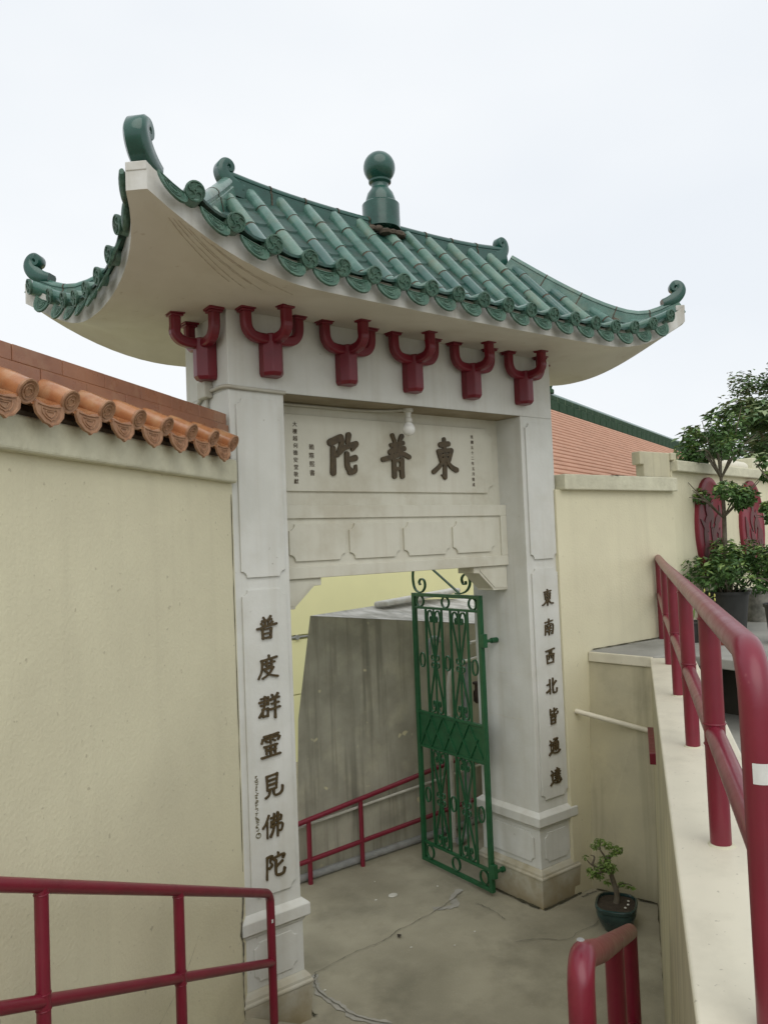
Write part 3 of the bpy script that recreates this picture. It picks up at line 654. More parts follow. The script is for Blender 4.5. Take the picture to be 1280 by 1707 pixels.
def scroll(parent, base, out, k, w, name='scroll_finial', lean=0.0):
    """curled finial: stem sweeps outwards and up, the tip rolls back inwards"""
    out = V(out).normalized(); base = V(base); sdv = out.cross(V((0, 0, 1))).normalized()
    P2 = [(-.20, -.04, .050), (-.12, -.02, .062), (-.05, .016, .070), (-.004, .066, .066), (.014, .114, .058), (.006, .158, .049), (-.022, .186, .042), (-.056, .186, .037), (-.080, .160, .032), (-.078, .126, .028), (-.054, .112, .024), (-.036, .126, .018), (-.040, .142, .012)]
    ctr = crom([V((a + lean * b, b, 0)) for a, b, _ in P2], 4); rad = [r.x for r in crom([V((c, 0, 0)) for *_, c in P2], 4)]
    mb = MB(); rings = []
    for i, q in enumerate(ctr):
        t = (ctr[min(i + 1, len(ctr) - 1)] - ctr[max(i - 1, 0)]).normalized(); nn = V((-t.y, t.x, 0))
        cpt = base + out * (q.x * k) + V((0, 0, q.y * k)); nv = (out * nn.x + V((0, 0, nn.y))) * (rad[i] * k)
        a = sdv * (w / 2 * (1 - .15 * i / len(ctr)))
        rings.append([cpt + a + nv * .6, cpt + a * .72 + nv, cpt - a * .72 + nv, cpt - a + nv * .6, cpt - a - nv * .6, cpt - a * .72 - nv, cpt + a * .72 - nv, cpt + a - nv * .6])
    mb.loft(rings); return mb.build(name, 'glaze_dark', parent, smooth=50)
# main ridge and its joints
mb = MB()
def zr(x): u = (x - XC) / 1.115; return 4.735 + .05 * abs(u) ** 3
path = [V((RX0 - .06 + (RX1 - RX0 + .12) * i / 30, YC, zr(RX0 - .06 + (RX1 - RX0 + .12) * i / 30))) for i in range(31)]
ridge_sweep(path, .92, mb)
rd = mb.build('main_ridge', 'glaze_dark', roof, smooth=40)
for i in range(1, 9):
    x = RX0 + (RX1 - RX0) * i / 9; mb = MB()
    ridge_sweep([V((x - .004, YC, zr(x) + .0015)), V((x + .004, YC, zr(x) + .0015))], 1.03, mb, 1.015); mb.build('ridge_joint', 'mortar', rd)
scroll(rd, (RX0 - .055, YC, 4.775), (-1, 0, 0), .62, .085); scroll(rd, (RX1 + .055, YC, 4.775), (1, 0, 0), .62, .085)
# hip ridges with corner scrolls
for sx, sy in ((-1, -1), (1, -1), (-1, 1), (1, 1)):
    cx = EX0 + .03 if sx < 0 else EX1 - .03; cy = EY0 + .03 if sy < 0 else EY1 - .03
    rx = RX0 if sx < 0 else RX1
    path = []
    for i in range(17):
        s = i / 16; q = V((cx + (rx - cx) * s, cy + (YC - cy) * s, 0)); q.z = 3.966 + gprof(s * .97 + .015) + .325 * max(0, 1 - s) ** 3.0 + .066 - .052 * (1 - s) ** 2; path.append(q)
    mb = MB(); ridge_sweep([path[0].lerp(path[1], 0.75 if (sx, sy) == (-1, -1) else .45)] + path[1:-1], 1.0, mb, .92); hp = mb.build('hip_ridge', 'glaze', roof, smooth=40)
    for j in (3, 6, 9, 12):
        mb = MB(); t = (path[j + 1] - path[j]).normalized(); ridge_sweep([path[j] - t * .004, path[j] + t * .004], 1.04, mb, .94); mb.build('ridge_joint', 'mortar', hp)
    o = V((cx - rx, cy - YC, 0)).normalized()
    scroll(hp, path[0] + V((0, 0, .012)) - o * .030, o, .72 if (sx, sy) == (-1, -1) else .62, .105 if (sx, sy) == (-1, -1) else .088)
# white corner blocks are the chamfered fascia: add their small caps
for sx, sy in ((-1, -1), (1, -1), (-1, 1), (1, 1)):
    ax = surf('f' if sy < 0 else 'b', EX0 + CH if sx < 0 else EX1 - CH, 0); bx = surf('l' if sx < 0 else 'r', EY0 + CH if sy < 0 else EY1 - CH, 0)
    o = V((sx, sy, 0)).normalized(); zb = surf('f', EX0 + CH, 0).z
    mb = MB(); q = [ax - o * .06, ax + o * .004, bx + o * .004, bx - o * .06]
    if sx * sy > 0: q = q[::-1]
    mb.hexa([(p.x, p.y, zb - .02) for p in q], [(p.x, p.y, zb + .020) for p in q]); mb.build('corner_block', 'fascia', roof, bevel=.004)
# ball finial on the ridge
mb = MB()
prof = [(.128, 4.735), (.128, 4.905), (.122, 4.912), (.104, 4.915), (.101, 4.945), (.088, 4.985), (.064, 5.018), (.057, 5.035), (.060, 5.050), (.076, 5.062), (.078, 5.074), (.066, 5.082)]
for i in range(13):
    a = radians(-52 + 142 * i / 12); prof.append((max(.001, .109 * cos(a)), 5.168 + .109 * sin(a)))
mb.lathe(prof, (1.319, YC, 0), 32); fin = mb.build('ball_finial', 'glaze_dark', roof, smooth=35)
mb = MB()                                               # mortar bedding round the finial
for k in range(16):
    a = 2 * pi * k / 16; q_ = random.uniform(.7, 1.35); mb.lathe([(.001, -.03), (.034 * q_, -.02), (.038 * q_, .0), (.022 * q_, .012), (.001, .016)], (1.319 + .125 * cos(a), YC + .115 * sin(a), 4.735 - .05 * abs(sin(a)) + random.uniform(-.01, .01)), 7)
mb.build('mortar_bed', 'mortar', fin, smooth=60)

# ---- wrought-iron gate leaf, swung open into the courtyard
H0 = V((2.153, .379, 0)); EE = V((.029, .9996, 0)); NN = V((.9996, -.029, 0))
def G(s, z): return H0 + EE * s + V((0, 0, z))
mb = MB()
def gbar(mb, a, b, w, d):
    mb.ribbon([G(*a), G(*b)], NN, w, d)
for s in (-.018, .775): gbar(mb, (s, .03), (s, 2.19), .034, .034)
gbar(mb, (-.001, 2.176), (.758, 2.176), .028, .030); gbar(mb, (-.001, .044), (.758, .044), .028, .030)
for z in (2.072, 1.228, .956, .182): gbar(mb, (-.001, z), (.758, z), .020, .026)
leaf = tag(mb.build('gate_leaf', 'gate', gate, bevel=.003), 'green wrought iron gate leaf standing open')
S0, S1 = -.001, .758; WS = S1 - S0
def half(path, c, hw, zt, hh, sg, up): return [G(c + sg * u * hw, zt - v * hh if up else zt + v * hh) for u, v in path]
CUR = [(.03, 1.0), (.16, .84), (.42, .60), (.70, .36), (.86, .19), (.80, .08), (.58, .022), (.30, .05), (.14, .13), (.20, .225), (.40, .235), (.46, .165), (.34, .135)]
for zb, zt in ((1.238, 2.062), (.192, .946)):
    zm = (zb + zt) / 2; hh = (zt - zb) / 2
    for c in (S0 + WS * .30, S0 + WS * .70):
        hw = WS * .13; mb = MB()
        for s in (c - hw, c + hw): gbar(mb, (s, zb), (s, zt), .016, .014)
        gbar(mb, (c, zb), (c, zt), .013, .011)
        mb.build('upright_bars', 'gate', leaf)
        mb = MB()
        for up, z in ((True, zt), (False, zb)):
            for sg in (-1, 1):
                mb.ribbon(crom(half(CUR, c, hw * .93, z, hh, sg, up), 4), NN, .0095, .016)
        for a in (-1, 1):
            for b in (-1, 1):
                pts = [G(c + a * (.006 + .020 + .020 * cos(q)), zm + b * (.030 + .022 * sin(q))) for q in [radians(190 + 42 * i) for i in range(8)]]
                mb.ribbon(pts, NN, .006, .015)
        mb.build('scroll_work', 'gate', leaf)
    for c in (S0 + WS * .085, S0 + WS * .5, S0 + WS * .915):
        mb = MB(); pts = [G(c + .030 * cos(2 * pi * i / 20), zm + .058 * sin(2 * pi * i / 20)) for i in range(21)]
        mb.ribbon(pts, NN, .007, .016); mb.build('iron_ring', 'gate', leaf)
for z in (2.124, .113):
    for c in (S0 + .062, S0 + WS / 2, S1 - .062):
        R = .040; mb = MB()
        pts = [G(c + R * 1.1 * cos(2 * pi * i / 22), z + R * (1.05 if z > 1 else 1.28) * sin(2 * pi * i / 22)) for i in range(23)]; mb.ribbon(pts, NN, .008, .018); mb.build('iron_ring', 'gate', leaf)
mb = MB()                                               # solid lock panel with raised diamond lattice
mb.hexa([G(S0, .964) - NN * .004, G(S1, .964) - NN * .004, G(S1, .964) + NN * .004, G(S0, .964) + NN * .004][::-1], [G(S0, 1.22) - NN * .004, G(S1, 1.22) - NN * .004, G(S1, 1.22) + NN * .004, G(S0, 1.22) + NN * .004][::-1])
for c, d_, l0, l1 in ((.00, 1, .0, .24), (.155, 1, .0, .256), (.31, 1, .0, .256), (.465, 1, .0, .256), (.62, 1, .0, .13), (.155, -1, .0, .155), (.31, -1, .0, .256), (.465, -1, .0, .256), (.62, -1, .0, .256), (.755, -1, .0, .256)):
    s0 = S0 + c; 
    a = (s0 + d_ * l0 * .6, .964 + l0); b = (s0 + d_ * l1 * .6, .964 + l1)
    if min(a[0], b[0]) < S0 - .001 or max(a[0], b[0]) > S1 + .001: continue
    mb.ribbon([G(*a) , G(*b)], NN, .010, .030)
mb.build('lock_panel', 'gate', leaf)
mb = MB()                                               # crest along the top edge
SC1 = [(.735, 2.20), (.757, 2.235), (.765, 2.29), (.752, 2.345), (.735, 2.37)]
mb.ribbon(crom([G(*p) for p in [(.735, 2.41), (.772, 2.37), (.780, 2.30), (.765, 2.235), (.725, 2.200), (.665, 2.200), (.625, 2.24), (.632, 2.290), (.670, 2.305), (.698, 2.28), (.685, 2.255)]], 5), NN, .010, .020)
mb.ribbon([G(.60, 2.43), G(.20, 2.196)], NN, .011, .018)
mb.ribbon(crom([G(*p) for p in [(.25, 2.198), (.18, 2.200), (.115, 2.225), (.080, 2.275), (.092, 2.330), (.135, 2.345), (.170, 2.315), (.160, 2.275), (.128, 2.272), (.128, 2.295)]], 5), NN, .010, .020)
mb.build('crest', 'gate', leaf)
for z in (1.862, .19):
    mb = MB(); q = G(-.035, z)
    mb.box((q.x - .018, q.y - .028, z - .055), (q.x + .022, q.y + .012, z + .045)); mb.tube([(q.x, q.y - .01, z - .01), (XR + .002, q.y - .01, z - .01)], .013, 8); mb.tube([(XR - .065, q.y - .01, z - .01), (XR - .001, q.y - .01, z - .01)], .021, 10)
    mb.build('hinge', 'gate', leaf, bevel=.004)

# ================================================================== lamp and conduit on the gateway
lamp = thing('ceiling_lamp', 'bare round opal bulb in white holder hanging over the name board', 'lamp', (1.333, .10, 3.48))
mb = MB(); mb.lathe([(.034, 3.4815), (.034, 3.462), (.020, 3.455), (.018, 3.425), (.026, 3.418), (.026, 3.392), (.018, 3.388)], (1.333, .10, 0), 16); mb.build('lamp_holder', 'pipe_white', lamp, smooth=40)
mb = MB(); mb.lathe([(.014, 3.392), (.026, 3.385)] + [(max(.001, .043 * cos(radians(a))), 3.345 + .043 * sin(radians(a))) for a in range(50, -91, -14)], (1.333, .10, 0), 18); mb.build('bulb', 'bulb', lamp, smooth=180)
con = thing('cable_conduit', 'painted cable conduit wrapping the left pillar top below the red brackets', 'conduit', (0, .25, 3.5))
mb = MB()
mb.tube(crom([(-.013, .55, 3.36), (-.013, .42, 3.428), (-.013, .30, 3.490)], 4), .011, 8)
mb.tube(crom([(-.013, .20, 3.500), (-.013, .08, 3.500), (-.014, .015, 3.494), (.006, -.013, 3.489), (.05, -.013, 3.487), (.20, -.013, 3.484), (.345, -.013, 3.482)], 5), .011, 8)
mb.tube(crom([(.355, .215, 3.466), (.7, .215, 3.466), (1.0, .215, 3.466), (1.2, .18, 3.470), (1.31, .11, 3.472)], 5), .009, 8)
mb.tube([(-.013, .25, 3.47), (-.013, .25, 3.20)], .010, 8)
mb.build('conduit_pipe', 'conduit', con, smooth=60)
mb = MB(); mb.box((-.050, .195, 3.462), (-.0005, .300, 3.562)); mb.build('junction_box', 'conduit', con, bevel=.006)

# ================================================================== left wall with orange tiled coping
U = V((.79, .613, 0)).normalized(); NF = V((U.y, -U.x, 0))      # along the wall (towards the gate) / out of its face
def LW(h, o, z): return U * h + NF * o + V((0, 0, z))
lw = thing('boundary_wall', 'cream rendered wall left of the gateway with orange glazed tile coping', 'wall', tuple(LW(-2, 0, 0)))
def lbox(h0, h1, o0, o1, z0, z1, mb): mb.hexa([LW(h0, o0, z0), LW(h1, o0, z0), LW(h1, o1, z0), LW(h0, o1, z0)][::-1], [LW(h0, o0, z1), LW(h1, o0, z1), LW(h1, o1, z1), LW(h0, o1, z1)][::-1])
mb = MB(); lbox(-7, .02, -.22, 0, -.01, 2.975, mb); mb.build('wall_body', 'cream', lw, bevel=.008)
mb = MB(); lbox(-7, -.012, -.26, .045, 2.958, 3.085, mb); mb.build('coping_band', 'coping', lw, bevel=.014, bseg=3)
mb = MB()
mb.prism([(.03, 3.08), (.035, 3.10), (-.04, 3.19), (-.18, 3.19), (-.25, 3.10), (-.245, 3.08)], (tuple(U * -7), tuple(NF), (0, 0, 1), tuple(U)), 6.93); mb.build('mortar_bed', 'mortar', lw)
mb = MB(); hh = -7.0; k = 0
for (z0, z1, o, wd) in ((3.205, 3.275, .000, .22), (3.278, 3.338, -.012, .196)):
    h = -7.0 - (.13 if k else 0)
    while h < -.02:
        e = min(h + .262, -.012); lbox(h + .0009, e - .0009, o - wd, o + random.uniform(-.002, .002), z0, z1, mb); h += .262
    k += 1
rg = mb.build('ridge_course', 'terra_ridge', lw, bevel=.003)
mb = MB(); h = -7.0
while h < -.02:
    e = min(h + .262, -.012); mb.tube([LW(h + .003, -.11, 3.334), LW(e - .003, -.11, 3.334)], .085, 14, ab=(.26, 1.0), ref=(0, 0, 1)); h += .262
mb.build('ridge_cap', 'terra_ridge', rg, smooth=50)
mb = MB(); lbox(-7, -.016, -.200, -.018, 3.21, 3.330, mb); mb.build('ridge_joints', 'terra_joint', rg)
hs = [-.177 - .2168 * i for i in range(10)]
for h in hs:
    mb = MB(); mb.tube([LW(h, -.06, 3.222), LW(h, .02, 3.190), LW(h, .100, 3.152)], [.040, .0425, .0435], 16); tr = mb.build('cover_tile', 'terra', lw, smooth=50)
    ax = (LW(h, .1, 3.152) - LW(h, .02, 3.190)).normalized(); c = LW(h, .100, 3.152); mb = MB()
    ex = U; ey = ax.cross(ex)
    mb.loft([[c + ex * (r * cos(2 * pi * q / 20)) + ey * (r * sin(2 * pi * q / 20)) + ax * z for q in range(20)] for r, z in ((.043, -.004), (.0445, .002), (.0445, .008), (.039, .0095), (.036, .006), (.001, .006))][::1])
    mb.ring(c + ax * .007, ex, ey, .027, .0025, 16, 5); 
    for q in range(3): mb.tube(crom([c + ax * .007 + ex * (.016 * cos(q * 2.1 + w)) + ey * (.016 * sin(q * 2.1 + w)) * (1 - w * .2) for w in (0, .6, 1.2, 1.8)], 3), .003, 5)
    mb.build('tile_end', 'terra_relief', tr, smooth=50)
    hm = h - .108
    mb = MB(); mb.prism([(-.085, .0), (-.085, .024), (0, .006), (.085, .024), (.085, .0), (0, -.018)], (tuple(LW(hm, -.06, 3.172)), tuple(U), (0, 0, 1), tuple((LW(0, .095, 3.116) - LW(0, -.06, 3.172)))), 1.0)
    dt = mb.build('pan_tile', 'terra', lw, smooth=40)
    tongue(dt, LW(hm, .096, 3.128), -U, NF, .150, .084, radians(6), 'terra_relief', True)

# ================================================================== right wall, far wall
rw = thing('boundary_wall', 'cream wall right of the gateway with a plain square coping and a stub pier', 'wall', (3.3, 0, 0))
mb = MB(); mb.box((2.60, -.03, -.01), (4.12, .16, 2.952)); mb.build('wall_body', 'cream', rw, bevel=.004)
mb = MB(); mb.box((2.645, -.085, 2.948), (4.10, .21, 3.064)); mb.build('coping_band', 'coping', rw, bevel=.008)
mb = MB(); mb.box((3.71, -.032, 3.060), (4.085, .05, 3.28)); mb.box((3.655, -.036, 3.17), (3.712, .046, 3.278)); mb.box((4.082, -.05, 3.215), (4.16, .06, 3.281)); mb.build('pier', 'cream_face', rw, bevel=.008)
a9 = radians(9); E2 = V((cos(a9), sin(a9), 0)); F2 = V((sin(a9), -cos(a9), 0)); O2 = V((4.09, -.03, 0))
def W2(h, o, z): return O2 + E2 * h + F2 * o + V((0, 0, z))
def w2box(h0, h1, o0, o1, z0, z1, mb): mb.hexa([W2(h0, o0, z0), W2(h1, o0, z0), W2(h1, o1, z0), W2(h0, o1, z0)][::-1], [W2(h0, o0, z1), W2(h1, o0, z1), W2(h1, o1, z1), W2(h0, o1, z1)][::-1])
fw = thing('boundary_wall', 'higher cream wall behind the potted plants, carrying two red oval plaques', 'wall', tuple(W2(2.5, 0, 0)))
mb = MB(); w2box(.0, 6.5, -.18, 0, -.01, 3.125, mb); mb.build('wall_body', 'cream', fw)
mb = MB(); w2box(.02, 6.5, -.22, .06, 3.12, 3.215, mb); mb.build('coping_band', 'coping', fw, bevel=.01)
mb = MB(); mb.tube([W2(1.05, -.02, 3.235), W2(1.75, -.02, 3.225)], .062, 14); mb.build('coping_tile', 'cream_top', fw, smooth=50)
mb = MB(); w2box(1.95, 3.0, -.2, .02, 3.214, 3.34, mb); mb.build('coping_block', 'coping', fw, bevel=.01)
# two red ovals
for i, (hc, lab) in enumerate(((.76, 'crimson oval plaque half hidden behind the tiered potted shrub'), (1.84, 'crimson oval plaque with dark carved figures, further right on the far wall'))):
    pq = thing('wall_plaque', lab, 'plaque', tuple(W2(hc, 0, 2.63)), 'red oval plaques on the far wall')
    mb = MB(); N = 36
    el = lambda k, o: [W2(hc + .325 * k * cos(2 * pi * q / N), o, 2.625 + .47 * k * sin(2 * pi * q / N)) for q in range(N)]
    mb.loft([el(1, .001), el(1, .030), el(.97, .036), el(.90, .036), el(.88, .030), el(.001, .030)]); mb.build('plaque_board', 'plaque', pq, smooth=40)
    mb = MB(); rr = random.Random(3 + i)
    for k in range(11):
        x = -.16 + .32 * (k % 4) / 3 + rr.uniform(-.04, .04); z = rr.uniform(-.36, .06); L = rr.uniform(.18, .34)
        pts = crom([W2(hc + x, .031, 2.60 + z), W2(hc + x + rr.uniform(-.08, .08), .033, 2.60 + z + L * .4), W2(hc + x + rr.uniform(-.06, .06), .033, 2.60 + z + L * .7), W2(hc + x + rr.uniform(-.09, .09), .031, 2.60 + z + L)], 4)
        mb.ribbon(pts, F2, [.075 * q for q in (.2, .4, .6, .8, .95, 1, 1, .95, .85, .7, .5, .3, .1)], .012)
    mb.build('carved_figure', 'plaque_fig', pq, smooth=60)

# ================================================================== parapet, retaining wall, small fittings
pw = thing('parapet_wall', 'broad smooth cream parapet on the right carrying the red railing', 'wall', (1.2, -1.7, 0))
PA = V((2.925, -.54, 0)); PB = V((-1.35, -3.556, 0)); PN = V((.576, -.817, 0)); pd = (PA - PB).normalized()
BA = V((2.914, -.50, 0)); BB = V((-1.35, -3.50, 0))
mb = MB(); wd = .285
mb.hexa([BB, BB + PN * (wd + .05), BA + PN * (wd + .05), BA], [PB + V((0, 0, 1.70)), PB + PN * wd + V((0, 0, 1.70)), PA + PN * wd + V((0, 0, 1.70)), PA + V((0, 0, 1.70))])
mb.build('wall_body', 'cream_face', pw)
mb = MB(); k = .006
mb.hexa([PB - PN * k + V((0, 0, 1.698)), PB + PN * (wd + k) + V((0, 0, 1.698)), PA + PN * (wd + k) + V((0, 0, 1.698)), PA - PN * k + V((0, 0, 1.698))], [PB - PN * k + V((0, 0, 1.722)), PB + PN * (wd + k) + V((0, 0, 1.722)), PA + PN * (wd + k) + V((0, 0, 1.722)), PA - PN * k + V((0, 0, 1.722))])
mb.build('wall_top', 'cream_top', pw, bevel=.008, bseg=3)
tw = MB()
tw.hexa([(2.785, -.028, -.01), (2.914, -.505, -.01), (3.0, -.50, -.01), (3.0, -.028, -.01)], [(2.885, -.028, 1.655), (2.924, -.545, 1.655), (3.05, -.54, 1.655), (3.05, -.028, 1.655)])
tw = tag(tw.build('retaining_wall', 'cream_face', None, bevel=.004), 'narrow cream retaining wall under the terrace edge behind the bonsai', 'wall')
mb = MB(); mb.hexa([(2.870, -.035, 1.656), (2.910, -.555, 1.656), (2.945, -.555, 1.656), (2.945, -.035, 1.656)], [(2.874, -.035, 1.728), (2.914, -.555, 1.728), (2.945, -.555, 1.728), (2.945, -.035, 1.728)]); mb.build('edge_trim', 'cream_top', tw, bevel=.006)
mb = MB(); mb.tube([(2.700, -.031, 1.312), (2.905, -.505, 1.210)], .019, 12); tag(mb.build('drain_pipe', 'cream_top', smooth=60), 'thin cream pipe sloping across the corner above the bonsai', 'pipe')
fx = MB()
q0 = V((2.812, -.628, 0)); dv = V((-.816, -.578, 0)); nv = V((-.578, .816, 0))
fx.hexa([q0 + V((0, 0, 1.20)) , q0 + nv * .055 + V((0, 0, 1.20)), q0 + nv * .055 + dv * .62 + V((0, 0, 1.185)), q0 + dv * .62 + V((0, 0, 1.185))], [q0 + V((0, 0, 1.27)), q0 + nv * .055 + V((0, 0, 1.27)), q0 + nv * .055 + dv * .62 + V((0, 0, 1.255)), q0 + dv * .62 + V((0, 0, 1.255))])
tag(fx.build('wall_handhold', 'red', None, bevel=.004), 'short red bar fixed to the inner face of the cream parapet', 'bar')

# ================================================================== red pipe railings
def railing(name, label, loc): return thing(name, label, 'railing', loc, None)
# parapet railing
r1 = railing('pipe_railing', 'red pipe railing with level top rail on the cream parapet', (1.2, -1.9, 1.72))
RD = V((.816, .578, 0)); R0 = V((.165, -2.634, 0)); sp = 1.062; RR = .0285
end = R0 - RD * .87
mb = MB(); e = end; zt = 2.378
path = [e + V((0, 0, 1.72)), e + V((0, 0, 2.20)), e + V((0, 0, 2.285))] + [e + RD * (.09 * (1 - cos(a))) + V((0, 0, 2.288 + .09 * sin(a))) for a in [radians(x) for x in (18, 36, 54, 72, 90)]] + [R0 + RD * (sp * k) + V((0, 0, zt)) for k in (0, 1, 2, 3)] + [R0 + RD * 4.52 + V((0, 0, 2.392))]
mb.tube(path, RR, 20); mb.build('top_rail', 'red', r1, smooth=60)
mb = MB(); mb.tube([end + RD * .01 + V((0, 0, 2.03))] + [R0 + RD * (sp * k) + V((0, 0, 2.03)) for k in (0, 1, 2, 3)] + [R0 + RD * 4.52 + V((0, 0, 2.10))], RR * .92, 18); mb.build('mid_rail', 'red', r1, smooth=60)
for k in range(5):
    p = R0 + RD * (sp * k if k < 4 else 4.42); mb = MB(); mb.tube([p + V((0, 0, 1.715)), p + V((0, 0, zt))], RR, 18); [mb.ring(p + V((0, 0, z_)), (1, 0, 0), (0, 1, 0), RR, .0035, 18, 6) for z_ in (2.030 - RR, 2.030 + RR, zt - RR * .9)]; mb.build('post', 'red', r1, smooth=60)
    if k < 3:
        mb = MB(); pts = []
        rg = [[p + V((cos(2 * pi * i / 18) * q * w, sin(2 * pi * i / 18) * q * w, z)) for i, w in enumerate(wob)] for wob in [[random.uniform(.96, 1.14) for _ in range(18)]] for q, z in ((.036, 1.7215), (.033, 1.7255), (.027, 1.727))]
        mb.loft(rg); mb.build('mortar_collar', 'coping', r1, smooth=60)
mb = MB()                                               # torn white sticker on the end post
st = [[end + V((cos(a) * RR * 1.02, sin(a) * RR * 1.02, z)) for a in [radians(q) for q in (185, 200, 215, 230, 245, 256 - 9 * (i % 2))]] for i, z in enumerate((2.158, 2.167, 2.176, 2.185, 2.194))]
mb.loft(st, False); mb.build('torn_sticker', 'sticker', r1, smooth=60)
# left stair railing
r2 = railing('pipe_railing', 'red pipe railing sloping down the stair along the left wall', (-.65, -.7, 0.4))
RL = .0222; e0 = V((.07, -.15, 0)); d2 = V((-.79, -.613, 0)); SL = .447
L2 = 2.6
mb = MB(); zt = .807
def bend(e, dirv, z, r, slope, Rb=.05, flip=1): return [e + dirv * (Rb * (1 - cos(a))) + V((0, 0, z - Rb + Rb * sin(a) + slope * Rb * (1 - cos(a)))) for a in [radians(x) for x in (15, 35, 55, 75, 90)]]
path = [e0 + V((0, 0, .13)), e0 + V((0, 0, .70))] + bend(e0, d2, zt, RL, SL) + [e0 + d2 * k + V((0, 0, zt + SL * k)) for k in (.5, 1.0, 1.5, 2.0, L2)]
mb.tube(path, RL, 16); mb.build('top_rail', 'red', r2, smooth=60)
mb = MB(); mb.tube([e0 + V((0, 0, .455)), e0 + d2 * L2 + V((0, 0, .455 + SL * L2))], RL * .93, 14); mb.build('mid_rail', 'red', r2, smooth=60)
for k in (.905, 1.718, 2.5):
    p = e0 + d2 * k; mb = MB(); zf = .15 * (int((k + .03) / .337) + 1); mb.tube([p + V((0, 0, min(zf, 1.05) - .02)), p + V((0, 0, zt + SL * k))], RL, 14); [mb.ring(p + V((0, 0, z_ + SL * k)), (1, 0, 0), (0, 1, 0), RL, .0028, 16, 6) for z_ in (.455 - RL * 1.1, .455 + RL * 1.1, zt - RL * 1.1)]; mb.build('post', 'red', r2, smooth=60)
mb = MB(); mb.box((e0.x - .008, e0.y - RL - .0012, .665), (e0.x + .002, e0.y - RL + .002, .682)); mb.build('paint_chip', 'sticker', r2)
# right stair railing
r3 = railing('pipe_railing', 'short red pipe railing in the right foreground, its near end bent down', (0, -2.35, 0.6))
f0 = V((.675, -1.93, 0)); n0 = V((-.60, -2.757, 0)); d3 = (f0 - n0).normalized(); Lr = (f0 - n0).length; R3 = .0285
mb = MB(); zn, zf_ = 1.712, 1.062; sl = (zf_ - zn) / Lr
path = [n0 + V((0, 0, 1.02)), n0 + V((0, 0, 1.60))] + bend(n0, d3, zn + .012, R3, sl, .075) + [n0 + d3 * k + V((0, 0, zn + sl * k)) for k in (.4, .8, 1.2)] + [f0 + V((0, 0, zf_))]
mb.tube(path, R3, 20); mb.build('top_rail', 'red', r3, smooth=60)
mb = MB(); mb.tube([n0 + V((0, 0, zn - .36)), f0 + V((0, 0, zf_ - .36))], R3 * .92, 16); mb.build('mid_rail', 'red', r3, smooth=60)
for p, z in ((f0 - d3 * .03, zf_), (f0 - d3 * .72, zf_ - sl * .72)):
    mb = MB(); mb.tube([p + V((0, 0, -.01)), p + V((0, 0, z + .01))], R3, 16); mb.build('post', 'red', r3, smooth=60)
mb = MB(); mb.lathe([(.001, 0), (.009, .001), (.006, .003), (.001, .0035)], tuple(n0 + V((.02, .012, zn + .036))), 7); mb.build('paint_chip', 'pipe_grey', r3)
# railing beyond the gate
r4 = railing('pipe_railing', 'thin red pipe railing in front of the grey concrete block beyond the gate', (1.9, 1.45, 0))
mb = MB(); mb.tube([(.2, 1.45, .39), (1.185, 1.45, .478), (2.38, 1.45, .598), (3.4, 1.45, .70)], .020, 12); mb.build('top_rail', 'red', r4, smooth=60)
mb = MB(); mb.tube([(.2, 1.45, .14), (1.184, 1.45, .176), (2.36, 1.45, .222), (3.4, 1.45, .262)], .019, 12); mb.build('mid_rail', 'red', r4, smooth=60)
for x in (.70, 1.274, 1.768, 2.72): mb = MB(); mb.tube([(x, 1.45, -.01), (x, 1.45, .478 + .1005 * (x - 1.185))], .019, 12); mb.build('post', 'red', r4, smooth=60)

# ================================================================== beyond the gate
blk = MB()
fr = [(1.21, 1.55, -.01), (4.6, 1.55, -.01), (4.6, 3.1, -.01), (3.1, 2.55, -.01)]
blk.add([(1.21, 1.55, -.01), (1.272, 1.55, 1.243), (1.416, 1.55, 2.045), (4.6, 1.55, 1.64), (4.6, 1.55, -.01), (3.31, 2.55, 2.0), (4.6, 3.1, 1.9), (3.1, 2.55, -.01), (4.6, 3.1, -.01)],
        [(0, 4, 3, 2, 1), (0, 1, 2, 5, 7), (7, 5, 6, 8), (4, 8, 6, 3)])
blk.add([(1.412, 1.546, 2.047), (4.6, 1.546, 1.642), (4.6, 3.1, 1.902), (3.31, 2.552, 2.002)], [(0, 1, 2, 3)], 1)
tag(blk.build('concrete_block', ['block', 'block_top']), 'big stained grey concrete buttress with slanting left edge beyond the gate', 'concrete block')
mb = MB(); mb.hexa([(2.42, 2.06, 2.012), (2.5, 1.98, 2.012), (4.3, 2.9, 2.002), (4.2, 3.0, 2.002)], [(2.42, 2.06, 2.065), (2.5, 1.98, 2.065), (4.3, 2.9, 2.055), (4.2, 3.0, 2.055)])
tag(mb.build('ledge_slab', 'fascia', None, bevel=.02, bseg=3), 'white rounded ledge lying on top of the grey concrete block', 'ledge')
mb = MB()
for z0, z1 in ((-.01, .80), (.812, 1.47), (1.53, 3.05)): mb.box((-3, 4.5, z0), (9, 4.8, z1))
mb.box((-3, 4.53, -.01), (9, 4.7, 3.0))
yb = tag(mb.build('rear_building', 'yellow'), 'pale yellow green rendered building wall seen through the gate opening', 'building')
mb = MB(); mb.tube([(-3, 4.50, 1.50), (9, 4.50, 1.50)], .014, 8); mb.tube([(3.02, 4.47, 1.50), (3.02, 4.53, 1.50)], .03, 8); mb.build('steel_rod', 'pipe_grey', yb)
mb = MB(); mb.tube([(.2, 1.49, .36), (1.195, 1.49, .433), (2.374, 1.49, .49), (3.6, 1.49, .55)], .011, 10); tag(mb.build('water_pipe', 'pipe_white', smooth=60), 'thin white pipe running behind the red railing beyond the gate', 'pipe')
